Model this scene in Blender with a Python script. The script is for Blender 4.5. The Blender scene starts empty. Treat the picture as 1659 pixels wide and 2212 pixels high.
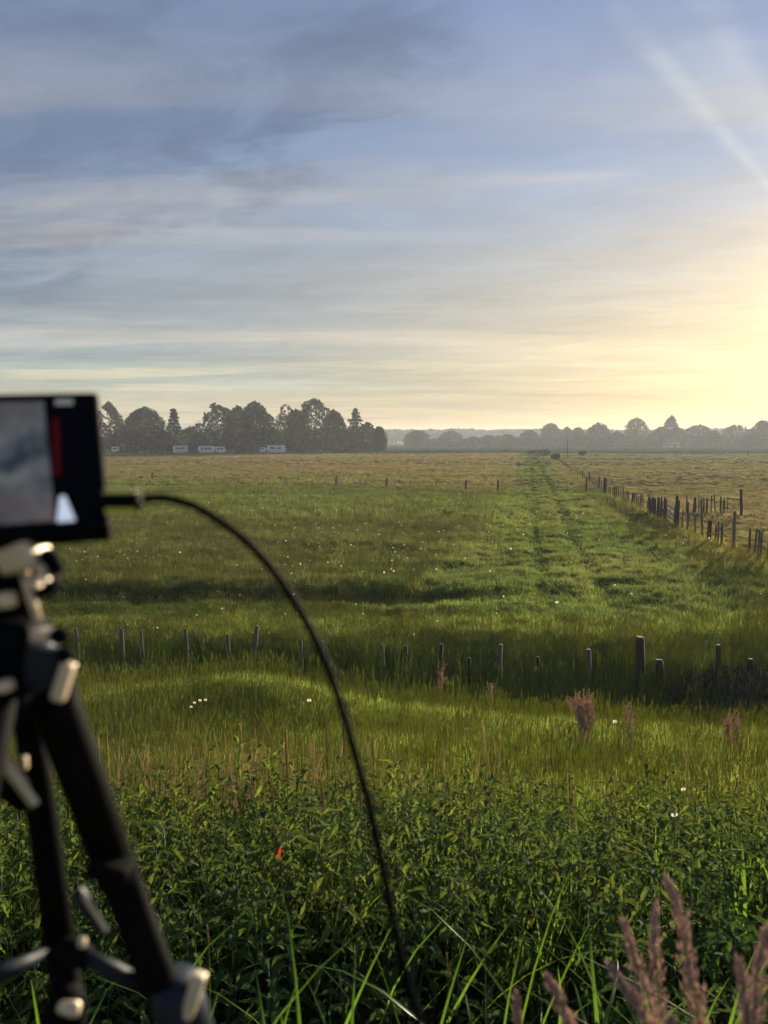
import bpy, math, random
import numpy as np
from mathutils import Vector, Matrix

random.seed(7)
rng = np.random.default_rng(7)
scene = bpy.context.scene
COL = scene.collection
R = math.radians
PI = math.pi

# ------------------------------------------------------------------ camera
CAM_Z = 4.4
PITCH = R(5.32)
FPX = 760.0
cam = bpy.data.cameras.new('camera')
camo = bpy.data.objects.new('camera', cam)
COL.objects.link(camo)
camo.location = (0, 0, CAM_Z)
camo.rotation_euler = (PI / 2 - PITCH, 0, 0)
cam.sensor_fit = 'VERTICAL'
cam.sensor_height = 36.0
cam.lens = FPX / 1024 * 36.0
cam.clip_start = 0.05
cam.clip_end = 12000
cam.dof.use_dof = True
cam.dof.focus_distance = 11.0
cam.dof.aperture_fstop = 4.3
scene.camera = camo
scene.render.resolution_x = 768
scene.render.resolution_y = 1024

# ------------------------------------------------------------------ look
scene.render.engine = 'CYCLES'
scene.view_settings.view_transform = 'Standard'
scene.view_settings.look = 'None'
scene.view_settings.exposure = 1.1
scene.view_settings.gamma = 1.0
scene.view_settings.use_curve_mapping = False
cy = scene.cycles
cy.use_denoising = True
cy.max_bounces = 6
cy.diffuse_bounces = 3
cy.glossy_bounces = 3
cy.transmission_bounces = 4
cy.volume_bounces = 1
cy.transparent_max_bounces = 8
cy.sample_clamp_indirect = 4.0
cy.use_adaptive_sampling = True
cy.adaptive_threshold = 0.015

SUN_AZ, SUN_EL = R(31.5), R(9.3)
SD = Vector((math.sin(SUN_AZ) * math.cos(SUN_EL), math.cos(SUN_AZ) * math.cos(SUN_EL), math.sin(SUN_EL)))


# ------------------------------------------------------------------ node helpers
class NT:
    def __init__(s, tree):
        s.t = tree
        s.n = tree.nodes
        s.l = tree.links

    def new(s, typ, **kw):
        n = s.n.new(typ)
        for k, v in kw.items():
            setattr(n, k, v)
        return n

    def put(s, sock, v):
        if isinstance(v, bpy.types.NodeSocket):
            s.l.new(v, sock)
        elif v is not None:
            sock.default_value = v

    def m(s, op, a, b=None, c=None, clamp=False):
        n = s.new('ShaderNodeMath', operation=op, use_clamp=clamp)
        s.put(n.inputs[0], a)
        if b is not None: s.put(n.inputs[1], b)
        if c is not None: s.put(n.inputs[2], c)
        return n.outputs[0]

    def vm(s, op, a, b=None, out=0):
        n = s.new('ShaderNodeVectorMath', operation=op)
        s.put(n.inputs[0], a)
        if b is not None: s.put(n.inputs[1], b)
        return n.outputs[out]

    def mr(s, v, a, b, c=0.0, d=1.0, smooth=True):
        n = s.new('ShaderNodeMapRange', interpolation_type='SMOOTHSTEP' if smooth else 'LINEAR')
        s.put(n.inputs[0], v)
        n.inputs[1].default_value = a
        n.inputs[2].default_value = b
        n.inputs[3].default_value = c
        n.inputs[4].default_value = d
        return n.outputs[0]

    def mix(s, f, a, b, mode='MIX'):
        n = s.new('ShaderNodeMix', data_type='RGBA', blend_type=mode)
        s.put(n.inputs[0], f)
        s.put(n.inputs[6], a)
        s.put(n.inputs[7], b)
        return n.outputs[2]

    def ramp(s, v, stops, interp='EASE'):
        n = s.new('ShaderNodeValToRGB')
        n.color_ramp.interpolation = interp
        e = n.color_ramp.elements
        while len(e) > 1: e.remove(e[-1])
        for i, (p, c) in enumerate(stops):
            x = e[0] if i == 0 else e.new(p)
            x.position = p
            x.color = (*c, 1) if len(c) == 3 else c
        s.put(n.inputs[0], v)
        return n.outputs[0]

    def noise(s, vec, scale, detail=4, rough=0.5, dist=0.0, out=0):
        n = s.new('ShaderNodeTexNoise')
        if vec is not None: s.put(n.inputs['Vector'], vec)
        n.inputs['Scale'].default_value = scale
        n.inputs['Detail'].default_value = detail
        n.inputs['Roughness'].default_value = rough
        n.inputs['Distortion'].default_value = dist
        return n.outputs[out]

    def xyz(s, x, y, z):
        n = s.new('ShaderNodeCombineXYZ')
        s.put(n.inputs[0], x); s.put(n.inputs[1], y); s.put(n.inputs[2], z)
        return n.outputs[0]

    def sep(s, v):
        n = s.new('ShaderNodeSeparateXYZ')
        s.put(n.inputs[0], v)
        return n.outputs


def lin(r, g, b):
    f = lambda c: ((c / 255 + 0.055) / 1.055) ** 2.4 if c > 10 else c / 255 / 12.92
    return (f(r), f(g), f(b))


# ------------------------------------------------------------------ world: evening sky with thin cloud
world = bpy.data.worlds.new('World')
scene.world = world
world.use_nodes = True
w = NT(world.node_tree)
w.n.clear()
tc = w.new('ShaderNodeTexCoord')
d = w.vm('NORMALIZE', tc.outputs['Generated'])
dx, dy, dz = w.sep(d)
sky = w.new('ShaderNodeTexSky', sky_type='NISHITA')
sky.sun_disc = False
sky.sun_elevation = SUN_EL
sky.sun_rotation = SUN_AZ
sky.air_density = 1.0
sky.dust_density = 1.5
sky.ozone_density = 1.5
zc = w.m('MAXIMUM', dz, 0.0)
cosun = w.vm('DOT_PRODUCT', d, tuple(SD), out=1)
warm = w.mr(cosun, 0.42, 1.0, 0, 1, smooth=False)
warm = w.m('POWER', warm, 3.1)
away = w.ramp(zc, [(0.0, lin(212, 189, 152)), (0.035, lin(203, 189, 160)), (0.075, lin(168, 178, 170)),
                   (0.14, lin(152, 163, 172)), (0.22, lin(146, 158, 172)), (0.30, lin(133, 151, 180)),
                   (0.42, lin(113, 135, 172)), (0.55, lin(102, 125, 164)), (1.0, lin(88, 108, 146))], 'LINEAR')
near = w.ramp(zc, [(0.0, lin(222, 194, 148)), (0.035, lin(220, 197, 152)), (0.10, lin(220, 200, 163)),
                   (0.17, lin(204, 195, 178)), (0.24, lin(186, 189, 194)), (0.32, lin(160, 176, 203)),
                   (0.42, lin(148, 167, 202)), (0.55, lin(150, 168, 206)), (1.0, lin(105, 125, 165))], 'LINEAR')
base = w.mix(warm, away, near)
# glow of the low sun behind thin cloud
glow = w.m('POWER', w.m('MAXIMUM', cosun, 0.0), 270.0)
base = w.mix(w.m('MULTIPLY', glow, 0.68, clamp=True), base, (1.05, 0.84, 0.46, 1))
# cloud sheets, laid out on a level deck overhead
den = w.m('ADD', zc, 0.09)
qx = w.m('DIVIDE', dx, den)
qy = w.m('DIVIDE', dy, den)
q = w.xyz(qx, qy, 0.0)
q2 = w.xyz(w.m('MULTIPLY', w.m('ADD', qx, w.m('MULTIPLY', qy, 0.15)), 0.42), w.m('MULTIPLY', w.m('SUBTRACT', qy, w.m('MULTIPLY', qx, 0.10)), 1.5), 3.7)
n1 = w.noise(q2, 1.15, 7, 0.58, 0.35)
n2 = w.noise(w.xyz(w.m('MULTIPLY', qx, 0.22), w.m('MULTIPLY', qy, 1.1), 9.3), 1.3, 6, 0.55, 0.25)
n3 = w.noise(w.xyz(w.m('ADD', qx, w.m('MULTIPLY', qy, 0.5)), w.m('MULTIPLY', qy, 1.25), 1.7), 2.5, 10, 0.62, 0.45)
# grey-blue heavier cloud high and away from the sun
edge = w.m('SUBTRACT', dz, w.m('ADD', 0.235, w.m('MULTIPLY', w.m('ADD', dx, 0.28), 0.58)))
mot = w.m('ADD', w.m('MULTIPLY', n1, 0.35), w.m('MULTIPLY', n3, 0.65))
edge = w.m('ADD', edge, w.m('MULTIPLY', w.m('SUBTRACT', mot, 0.5), 0.55))
dk = w.m('MULTIPLY', w.mr(edge, -0.02, 0.09), w.mr(dz, 0.12, 0.22))
base = w.mix(w.m('MULTIPLY', dk, 0.60), base, w.mix(w.mr(mot, .36, .62), (*lin(120, 136, 162), 1), (*lin(94, 111, 142), 1)))
# warm lit veils
lt = w.m('MULTIPLY', w.mr(n2, 0.48, 0.66), w.mr(dz, 0.50, 0.20))
lt = w.m('MULTIPLY', lt, w.mr(dz, 0.02, 0.12))
base = w.mix(w.m('MULTIPLY', lt, 0.60), base, w.mix(warm, (*lin(196, 190, 184), 1), (*lin(244, 224, 186), 1)))
# shaded bands low down
sb = w.m('MULTIPLY', w.mr(n2, 0.50, 0.34), w.mr(dz, 0.45, 0.10))
base = w.mix(w.m('MULTIPLY', sb, 0.62), base, w.mix(warm, (*lin(126, 140, 156), 1), (*lin(205, 186, 158), 1)))
fine = w.mr(n3, 0.3, 0.7, 1.09, 0.91, smooth=False)
n4 = w.noise(w.xyz(w.m('MULTIPLY', dx, 2.0), w.m('MULTIPLY', dy, 1.2), w.m('MULTIPLY', dz, 46.0)), 1.0, 5, 0.6, 0.3)
low = w.mr(dz, 0.34, 0.05)
fine = w.m('MULTIPLY', fine, w.m('ADD', 1.0, w.m('MULTIPLY', low, w.mr(n4, 0.3, 0.7, -0.16, 0.16, smooth=False))))
ln = w.noise(w.xyz(w.m('MULTIPLY', dx, 1.4), w.m('MULTIPLY', dy, 1.0), w.m('MULTIPLY', w.m('SUBTRACT', dz, w.m('MULTIPLY', dx, 0.03)), 34.0)), 1.6, 4, 0.55, 0.5)
lnf = w.m('MULTIPLY', w.mr(ln, 0.60, 0.70), w.m('MULTIPLY', w.mr(dz, 0.02, 0.04), w.mr(dz, 0.16, 0.07)))
base = w.mix(w.m('MULTIPLY', lnf, 0.55), base, w.mix(warm, (*lin(222, 208, 172), 1), (*lin(255, 228, 160), 1)))
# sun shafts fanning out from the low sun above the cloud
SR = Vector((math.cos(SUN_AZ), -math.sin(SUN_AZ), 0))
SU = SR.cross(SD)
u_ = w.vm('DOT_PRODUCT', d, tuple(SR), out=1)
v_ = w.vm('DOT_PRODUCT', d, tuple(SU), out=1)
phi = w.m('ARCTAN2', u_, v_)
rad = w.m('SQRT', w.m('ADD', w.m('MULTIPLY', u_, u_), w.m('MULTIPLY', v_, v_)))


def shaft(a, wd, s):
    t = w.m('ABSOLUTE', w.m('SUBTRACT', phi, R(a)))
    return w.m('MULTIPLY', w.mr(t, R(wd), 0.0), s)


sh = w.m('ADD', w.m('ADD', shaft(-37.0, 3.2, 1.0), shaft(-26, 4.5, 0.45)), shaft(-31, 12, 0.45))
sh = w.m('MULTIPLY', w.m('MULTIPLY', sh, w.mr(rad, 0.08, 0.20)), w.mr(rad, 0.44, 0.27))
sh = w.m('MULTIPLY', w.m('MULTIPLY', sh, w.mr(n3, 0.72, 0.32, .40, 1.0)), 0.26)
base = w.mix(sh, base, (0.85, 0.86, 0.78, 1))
fin = w.vm('SCALE', base, None)
fin.node.inputs['Scale'].default_value = 1.0
w.l.new(fine, fin.node.inputs['Scale'])
# a clear Nishita sky behind the veil, both shown at background strength 0.1
veil = w.vm('SCALE', fin, None)
veil.node.inputs['Scale'].default_value = 4.8
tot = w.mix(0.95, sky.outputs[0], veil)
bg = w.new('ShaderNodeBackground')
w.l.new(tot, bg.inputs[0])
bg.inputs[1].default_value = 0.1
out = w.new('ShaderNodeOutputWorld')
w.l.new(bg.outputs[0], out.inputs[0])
world.cycles.sampling_method = 'AUTOMATIC'

# ------------------------------------------------------------------ sun
sl = bpy.data.lights.new('sun', 'SUN')
sl.energy = 5.0
sl.angle = R(0.6)
sl.color = (1.0, 0.87, 0.66)
so = bpy.data.objects.new('sun', sl)
COL.objects.link(so)
so.rotation_euler = (-SD).to_track_quat('-Z', 'Y').to_euler()
so.location = (60, 80, 60)

# ------------------------------------------------------------------ positions
FW = Vector((0, math.cos(PITCH), -math.sin(PITCH)))
UP = Vector((0, math.sin(PITCH), math.cos(PITCH)))
RT = Vector((1, 0, 0))
K = 768 / 1659.0
CAM = Vector((0, 0, CAM_Z))


def at(X, Y, dist):
    """a place seen in direction X, Y of the picture (1659 wide) at the given depth"""
    px, v = X * K - 384, Y * K - 512
    return CAM + (FW * FPX + RT * px - UP * v) * (dist / FPX)


def onground(X, Y, z=0.0):
    px, v = X * K - 384, Y * K - 512
    dr = FW * FPX + RT * px - UP * v
    t = (z - CAM_Z) / dr.z
    return CAM + dr * t


def xat(X, y):
    return (X * K - 384) / FPX * y


# value noise, vectorised
def _h(ix, iy, s):
    n = (ix * 374761393 + iy * 668265263 + s * 1442695041) & 0xffffffff
    n = ((n ^ (n >> 13)) * 1274126177) & 0xffffffff
    return ((n ^ (n >> 16)) & 0xffff) / 65535.0


def vn(x, y, s=0):
    x = np.asarray(x, float); y = np.asarray(y, float)
    ix = np.floor(x).astype(np.int64); iy = np.floor(y).astype(np.int64)
    fx = x - ix; fy = y - iy
    fx = fx * fx * (3 - 2 * fx); fy = fy * fy * (3 - 2 * fy)
    a = _h(ix, iy, s); b = _h(ix + 1, iy, s); c = _h(ix, iy + 1, s); e = _h(ix + 1, iy + 1, s)
    return a + (b - a) * fx + (c - a) * fy + (a - b - c + e) * fx * fy


def fbm(x, y, s=0, o=4):
    t = 0; a = 0.5; n = 0
    for i in range(o):
        t = t + a * vn(x * 2 ** i, y * 2 ** i, s + i * 17); n += a; a *= 0.5
    return t / n


def ss(a, b, x):
    t = np.clip((x - a) / (b - a), 0, 1)
    return t * t * (3 - 2 * t)


PY = np.array([-60, -8, -2, 0, 1, 2, 3, 4.5, 6, 8.5, 10.5, 12.2, 13.0, 13.9, 14.7, 15.6, 17, 30])
PZ = np.array([2.8, 2.8, 2.8, 2.8, 2.72, 2.45, 2.02, 1.55, 1.12, 0.54, 0.22, -0.12, -0.34, -0.50, -0.44, -0.12, 0.02, 0.0])
TY = np.array([10, 16, 22.6, 36.6, 75, 130, 228, 420, 4000.])
TX = np.array([4.2, 4.9, 5.6, 8.2, 15.6, 26, 44.5, 82, 800.])
FY = np.array([8, 15, 27.4, 30.6, 47, 63, 108, 190, 420, 4000.])
FX = np.array([14, 13.5, 14, 14.4, 16.4, 18.5, 27, 43, 90, 900.])


def H(x, y):
    x = np.asarray(x, float); y = np.asarray(y, float)
    yy = y + 0.16 * x * ss(5, 11, y) * (1 - ss(20, 30, y)) + (fbm(x * 0.35, y * 0.1, 3) - .5) * 0.9 * ss(7, 12, y)
    z = np.interp(yy, PY, PZ)
    # hollow added close to the camera to put the nettles in shade
    z = z - 0.86 * np.exp(-((y - 2.45) / .78) ** 2) * (.30 + .70 * ss(1.5, 0.1, x))
    z = z + 0.16 * ss(2.5, -3, x) * ss(8, 11, yy) * (1 - ss(12.2, 13.4, yy))
    # grassy mound before the near ditch
    z = z + 0.34 * np.exp(-((x + 1.9) / 1.7) ** 2 - ((yy - 11.3) / 0.8) ** 2)
    # old ditch across the left of the field
    e = ss(4.5, 0.5, x)
    yd = y + (fbm(x * 0.3, x * 0 + 2, 8) - .5) * 0.7
    z = z - e * 0.30 * np.exp(-((yd - 21.2) / 0.75) ** 4) + e * 0.10 * np.exp(-((yd - 23.2) / 0.9) ** 2) - e * 0.10 * np.exp(-((yd - 18.9) / 1.2) ** 2)
    far = ss(14, 22, y)
    # wheel ruts of the track
    xc = np.interp(y, TY, TX)
    for o in (-0.85, 0.85):
        z = z - 0.10 * np.exp(-((x - xc - o) / 0.28) ** 2) * far * (0.5 + vn(x * .3, y * .3, 4)) * (1 - ss(150, 300, y))
    xf = np.interp(y, FY, FX)
    z = z - 0.28 * np.exp(-((x - xf + 1.6) / 0.8) ** 2) * ss(36, 39, y) * (1 - ss(46, 60, y))
    # tussocks
    amp = 0.05 + 0.045 * ss(15, 20, y) * (1 - ss(70, 200, y))
    z = z + (fbm(x * 1.1, y * 1.1, 5) - .5) * 2 * amp * ss(1, 4, y)
    z = z + (fbm(x * 0.12, y * 0.12, 6) - .5) * 0.30 * far
    z = z + (fbm(x * 0.02, y * 0.02, 7) - .5) * 0.5 * ss(60, 200, y)
    return z


def C3(*c):
    return np.array(c)


LUSH = C3(.088, .114, .030)
GREEN = C3(.068, .094, .036)
OLIVE = C3(.082, .092, .042)
YELL = C3(.110, .142, .040)
DARK = C3(.030, .050, .016)
REDB = C3(.128, .094, .078)
DRY = C3(.132, .118, .080)
STRAW = C3(.21, .17, .095)


def zone(x, y):
    x = np.asarray(x, float); y = np.asarray(y, float)
    n = fbm(x * .25, y * .25, 31); nb = fbm(x * .05, y * .03, 33); ns = fbm(x * 1.3, y * 1.3, 35)
    nst = fbm(x * .04, y * .16, 37)

    def L(a, b, t):
        return a[..., :] * (1 - t[..., None]) + b * t[..., None]
    c = np.broadcast_to(GREEN, x.shape + (3,)).copy()
    c = L(c, OLIVE, ss(.35, .65, n))
    c = L(c, LUSH, ss(.50, .72, nst) * .8)
    # flowery olive part
    c = L(c, OLIVE * .95, ss(24, 28, y) * (1 - ss(40, 48, y)) * ss(4, 1, x - y * .08) * .7)
    # near slope and bank
    nearm = 1 - ss(11.6, 12.6, y + .16 * x)
    c = L(c, YELL, nearm * (0.35 + .6 * ss(.3, .7, n)))
    c = L(c, LUSH, nearm * ss(.55, .75, ns) * .6)
    # brown meadow fescue by the nettles
    c = L(c, C3(.125, .128, .045), (ss(5.5, 6.5, y) * (1 - ss(7.5, 9.2, y))) * ss(.45, .7, fbm(x * .8, y * 1.4, 44)) * .6)
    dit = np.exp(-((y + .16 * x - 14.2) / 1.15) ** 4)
    c = L(c, DARK * 2.4, dit * .50)  # dark sedge, with the shade of the ditch put into the tint too
    # lighter yellow green beyond first ditch
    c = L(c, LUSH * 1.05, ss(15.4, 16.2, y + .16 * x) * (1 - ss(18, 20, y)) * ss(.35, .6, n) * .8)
    c = L(c, DARK * 1.2, np.exp(-((y - 20.6) / 1.6) ** 4) * ss(4, 0, x) * .45)  # bank shadow along the old ditch, painted into the tint
    # track strip, greener
    xc = np.interp(y, TY, TX); wd = np.interp(y, [15, 22, 37, 75, 228, 500], [5.5, 6.0, 4.6, 3.6, 4.6, 6]) * (.7 + .6 * fbm(x * .3, y * .12, 41))
    tr = np.exp(-(np.abs(x - xc) / wd) ** 2) * ss(17, 30, y) * (1 - ss(330, 480, y))
    c = L(c, L(np.broadcast_to(LUSH * .98, x.shape + (3,)), GREEN, ss(.45, .7, ns)), tr * .28)
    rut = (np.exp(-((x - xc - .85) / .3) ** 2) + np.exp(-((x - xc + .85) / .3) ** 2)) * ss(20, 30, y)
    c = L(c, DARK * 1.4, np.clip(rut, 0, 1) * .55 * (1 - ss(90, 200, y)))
    # red-brown flowering grass beyond the low fence
    yl = 82.5 - (x + 20) * .47 + (nb - .5) * 10
    far = ss(-6, 12, y - yl) * (1 - tr)
    rb = L(np.broadcast_to(REDB, x.shape + (3,)), C3(.118, .100, .066), ss(.35, .62, fbm(x * .02, y * .05, 51)))
    rb = L(rb, OLIVE * 1.2, ss(.52, .68, fbm(x * .03, y * .07, 57)) * .6)
    rb = L(rb, OLIVE, np.full(x.shape, .25))
    c = L(c, rb, far)
    # green strip before the caravans
    c = L(c, LUSH * 1.1, ss(196, 205, y + .3 * x) * (1 - ss(246, 262, y)) * ss(-55, -75, x))
    # right-hand dry field
    xf = np.interp(y, FY, FX)
    rf = ss(-.3, .5, x - xf) * ss(10, 20, y)
    dr = L(np.broadcast_to(DRY, x.shape + (3,)), C3(.135, .135, .066), ss(.4, .65, fbm(x * .05, y * .09, 61)))
    dr = L(dr, C3(.10, .085, .05), ss(.5, .7, fbm(x * .09, y * .2, 67)) * .6)
    c = L(c, dr, rf)
    c = L(c, C3(.15, .13, .05), np.exp(-((x - xf + .6) / 1.3) ** 2) * ss(22, 26, y) * (1 - ss(36, 44, y)) * .7)
    # line of rushes
    c = L(c, DARK * 1.5, np.exp(-((y - 192 - (x - 60) * .02) / 3.0) ** 2) * ss(43, 46, x) * .8)
    # far pasture
    c = L(c, OLIVE * 1.3, ss(300, 420, y) * .6)
    c = c * (0.66 + .68 * fbm(x * .55, y * .55, 71))[..., None]
    return c


# ------------------------------------------------------------------ mesh builder
class MB:
    def __init__(s):
        s.v = []; s.f = []

    def add(s, vs, fs):
        o = len(s.v)
        s.v.extend([tuple(v) for v in vs])
        s.f.extend([tuple(i + o for i in f) for f in fs])
        return s

    def box(s, c, h, M=None, bev=0.0):
        c = Vector(c)
        M = M or Matrix.Identity(3)
        if bev <= 0:
            vs = [c + M @ Vector((a * h[0], b * h[1], e * h[2])) for a in (-1, 1) for b in (-1, 1) for e in (-1, 1)]
            fs = [(0, 1, 3, 2), (4, 6, 7, 5), (0, 4, 5, 1), (2, 3, 7, 6), (0, 2, 6, 4), (1, 5, 7, 3)]
            return s.add(vs, fs)
        import bmesh
        bm = bmesh.new()
        bmesh.ops.create_cube(bm, size=2)
        for v in bm.verts: v.co = Vector((v.co.x * h[0], v.co.y * h[1], v.co.z * h[2]))
        bmesh.ops.bevel(bm, geom=bm.edges[:], offset=bev, segments=3, profile=0.6, affect='EDGES')
        bm.verts.ensure_lookup_table()
        vs = [c + M @ v.co for v in bm.verts]
        fs = [[v.index for v in f.verts] for f in bm.faces]
        bm.free()
        return s.add(vs, fs)

    def tube(s, pts, rad, n=8, cap=True, flat=1.0, ref=None):
        pts = [Vector(p) for p in pts]
        if not hasattr(rad, '__len__'): rad = [rad] * len(pts)
        o = len(s.v)
        for i, p in enumerate(pts):
            t = (pts[min(i + 1, len(pts) - 1)] - pts[max(i - 1, 0)])
            if t.length < 1e-9: t = Vector((0, 0, 1))
            t.normalize()
            rf = ref or (Vector((0, 0, 1)) if abs(t.z) < 0.9 else Vector((0, 1, 0)))
            a = t.cross(rf).normalized(); b = a.cross(t).normalized()
            for j in range(n):
                an = 2 * PI * j / n
                s.v.append(tuple(p + a * math.cos(an) * rad[i] + b * math.sin(an) * rad[i] * flat))
        for i in range(len(pts) - 1):
            for j in range(n):
                k = (j + 1) % n
                s.f.append((o + i * n + j, o + i * n + k, o + (i + 1) * n + k, o + (i + 1) * n + j))
        if cap:
            s.f.append(tuple(o + j for j in range(n))[::-1])
            s.f.append(tuple(o + (len(pts) - 1) * n + j for j in range(n)))
        return s

    def ball(s, c, r, n=8, m=5):
        c = Vector(c)
        if not hasattr(r, '__len__'): r = (r, r, r)
        vs = [c + Vector((0, 0, r[2]))]
        for i in range(1, m):
            th = PI * i / m
            for j in range(n):
                ph = 2 * PI * j / n
                vs.append(c + Vector((r[0] * math.sin(th) * math.cos(ph), r[1] * math.sin(th) * math.sin(ph), r[2] * math.cos(th))))
        vs.append(c - Vector((0, 0, r[2])))
        fs = [(0, 1 + j, 1 + (j + 1) % n) for j in range(n)]
        for i in range(m - 2):
            for j in range(n):
                a = 1 + i * n + j; b = 1 + i * n + (j + 1) % n
                fs.append((a, a + n, b + n, b))
        L = len(vs) - 1
        fs += [(L, 1 + (m - 2) * n + (j + 1) % n, 1 + (m - 2) * n + j) for j in range(n)]
        return s.add(vs, fs)

    def mesh(s, name, mat=None, smooth=False):
        me = bpy.data.meshes.new(name)
        me.from_pydata(s.v, [], s.f)
        if mat: me.materials.append(mat)
        if smooth: me.polygons.foreach_set('use_smooth', [True] * len(me.polygons))
        me.update()
        return me

    def obj(s, name, mat, parent=None, smooth=False, loc=None):
        me = s.mesh(name, mat, smooth)
        return link(name, me, parent, loc)


def link(name, data, parent=None, loc=None):
    o = bpy.data.objects.new(name, data)
    COL.objects.link(o)
    if parent is not None: o.parent = parent
    if loc is not None: o.location = loc
    return o


def npmesh(name, V, F, mat, smooth=False):
    """V (n,3), F (m,k) of equal-sized faces"""
    me = bpy.data.meshes.new(name)
    V = np.asarray(V, np.float32); F = np.asarray(F, np.int32)
    me.vertices.add(len(V)); me.vertices.foreach_set('co', V.ravel())
    m, k = F.shape
    me.loops.add(m * k); me.loops.foreach_set('vertex_index', F.ravel())
    me.polygons.add(m); me.polygons.foreach_set('loop_start', np.arange(0, m * k, k, dtype=np.int32))
    me.polygons.foreach_set('loop_total', np.full(m, k, np.int32))
    if mat: me.materials.append(mat)
    if smooth: me.polygons.foreach_set('use_smooth', np.ones(m, bool))
    me.update(calc_edges=True)
    return me


def tag(o, label, cat, group=None):
    o['label'] = label; o['category'] = cat
    if group: o['group'] = group
    return o


def thing(name, label, cat, loc=(0, 0, 0), group=None):
    o = link(name, None, None, loc)
    o.empty_display_size = 0.2
    return tag(o, label, cat, group)


def base_empty(name, label, cat, loc, group=None):
    """an empty at loc; children built in world coordinates are shifted by local()"""
    return thing(name, label, cat, loc, group)


def wobj(mb, name, mat, root, smooth=False):
    """child built in world coordinates of a root without rotation"""
    L = root.location
    p = root.parent
    off = Vector(L)
    while p is not None:
        off += p.location; p = p.parent
    mb.v = [(v[0] - off.x, v[1] - off.y, v[2] - off.z) for v in mb.v]
    return mb.obj(name, mat, root, smooth)


# ------------------------------------------------------------------ materials
def mat_new(name):
    m = bpy.data.materials.new(name)
    m.use_nodes = True
    t = NT(m.node_tree)
    t.n.clear()
    o = t.new('ShaderNodeOutputMaterial')
    return m, t, o


def foliage(name, col=None, inst=False, transl=0.45, gloss=0.05, rough=0.45, var=0.35, nscale=6.0, tip=None, tt=(1.12, 1.06, 0.60, 1)):
    m, t, o = mat_new(name)
    if inst:
        a = t.new('ShaderNodeAttribute', attribute_type='INSTANCER', attribute_name='tint')
        c = a.outputs['Color']
    else:
        c = t.mix(0.0, (*col, 1), (*col, 1))
    tcn = t.new('ShaderNodeTexCoord')
    n = t.noise(tcn.outputs['Object'], nscale, 3, 0.6)
    k = t.mr(n, 0.3, 0.7, 1 - var, 1 + var, smooth=False)
    sc = t.vm('SCALE', c); t.l.new(k, sc.node.inputs['Scale'])
    c = sc
    if tip is not None:
        z = t.sep(tcn.outputs['Object'])[2]
        c = t.mix(t.mr(z, tip[0], tip[1]), c, t.mix(0.0, (*tip[2], 1), (*tip[2], 1))) if not inst else t.mix(t.m('MULTIPLY', t.mr(z, tip[0], tip[1]), tip[3]), c, (*tip[2], 1))
    df = t.new('ShaderNodeBsdfDiffuse'); t.l.new(c, df.inputs[0])
    tr = t.new('ShaderNodeBsdfTranslucent')
    cc = t.mix(1.0, c, tt, 'MULTIPLY')
    c2 = t.vm('SCALE', cc); c2.node.inputs['Scale'].default_value = 1.5
    t.l.new(c2, tr.inputs[0])
    mx = t.new('ShaderNodeMixShader'); mx.inputs[0].default_value = transl
    t.l.new(df.outputs[0], mx.inputs[1]); t.l.new(tr.outputs[0], mx.inputs[2])
    gl = t.new('ShaderNodeBsdfGlossy'); gl.inputs['Roughness'].default_value = rough
    gl.inputs[0].default_value = (0.9, 0.9, 0.9, 1)
    m2 = t.new('ShaderNodeMixShader'); m2.inputs[0].default_value = gloss
    t.l.new(mx.outputs[0], m2.inputs[1]); t.l.new(gl.outputs[0], m2.inputs[2])
    t.l.new(m2.outputs[0], o.inputs[0])
    return m


def pbr(name, col, rough=0.6, metal=0.0, var=0.0, nscale=8.0, stretch=(1, 1, 1), col2=None, bump=0.0, spec=0.5):
    m, t, o = mat_new(name)
    b = t.new('ShaderNodeBsdfPrincipled')
    b.inputs['Roughness'].default_value = rough
    b.inputs['Metallic'].default_value = metal
    b.inputs['Specular IOR Level'].default_value = spec
    tcn = t.new('ShaderNodeTexCoord')
    vec = t.vm('MULTIPLY', tcn.outputs['Object'], stretch)
    n = t.noise(vec, nscale, 5, 0.6)
    c2 = col2 or tuple(max(0, x * (1 - var)) for x in col)
    c1 = tuple(x * (1 + var * .5) for x in col)
    c = t.ramp(n, [(0.32, c2), (0.68, c1)], 'LINEAR')
    t.l.new(c, b.inputs['Base Color'])
    if bump:
        bp = t.new('ShaderNodeBump'); bp.inputs['Strength'].default_value = bump; bp.inputs['Distance'].default_value = 0.01
        t.l.new(n, bp.inputs['Height']); t.l.new(bp.outputs[0], b.inputs['Normal'])
    t.l.new(b.outputs[0], o.inputs[0])
    return m


M_grass = foliage('grass_blades', inst=True, transl=0.6, gloss=0.012, rough=0.5, var=0.25, nscale=9, tip=(0.24, 0.55, (.19, .185, .06), 0.28))
M_grassnear = foliage('long_grass', (.085, .16, .022), transl=0.6, gloss=0.02, rough=0.35, var=0.2)
M_nettle = foliage('nettle_leaf', (.082, .124, .034), transl=0.5, gloss=0.004, rough=0.5, var=0.35, nscale=30)
M_nettle2 = foliage('nettle_leaf_yellow', (.112, .142, .034), transl=0.5, gloss=0.004, rough=0.5, var=0.35, nscale=30)
M_nettle3 = foliage('nettle_leaf_deep', (.054, .094, .028), transl=0.45, gloss=0.004, rough=0.5, var=0.35, nscale=30)
M_nstem = foliage('nettle_stem', (.075, .085, .040), transl=0.1, gloss=0.05)
M_straw = foliage('dry_stalk', tt=(1.05, .97, .82, 1), col=(.46, .38, .27), transl=0.4, gloss=0.04)
M_pan = foliage('seed_panicle', tt=(1.05, .97, .82, 1), col=(.43, .335, .325), transl=0.5, gloss=0.06, rough=.5, var=0.45, nscale=90)
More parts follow.
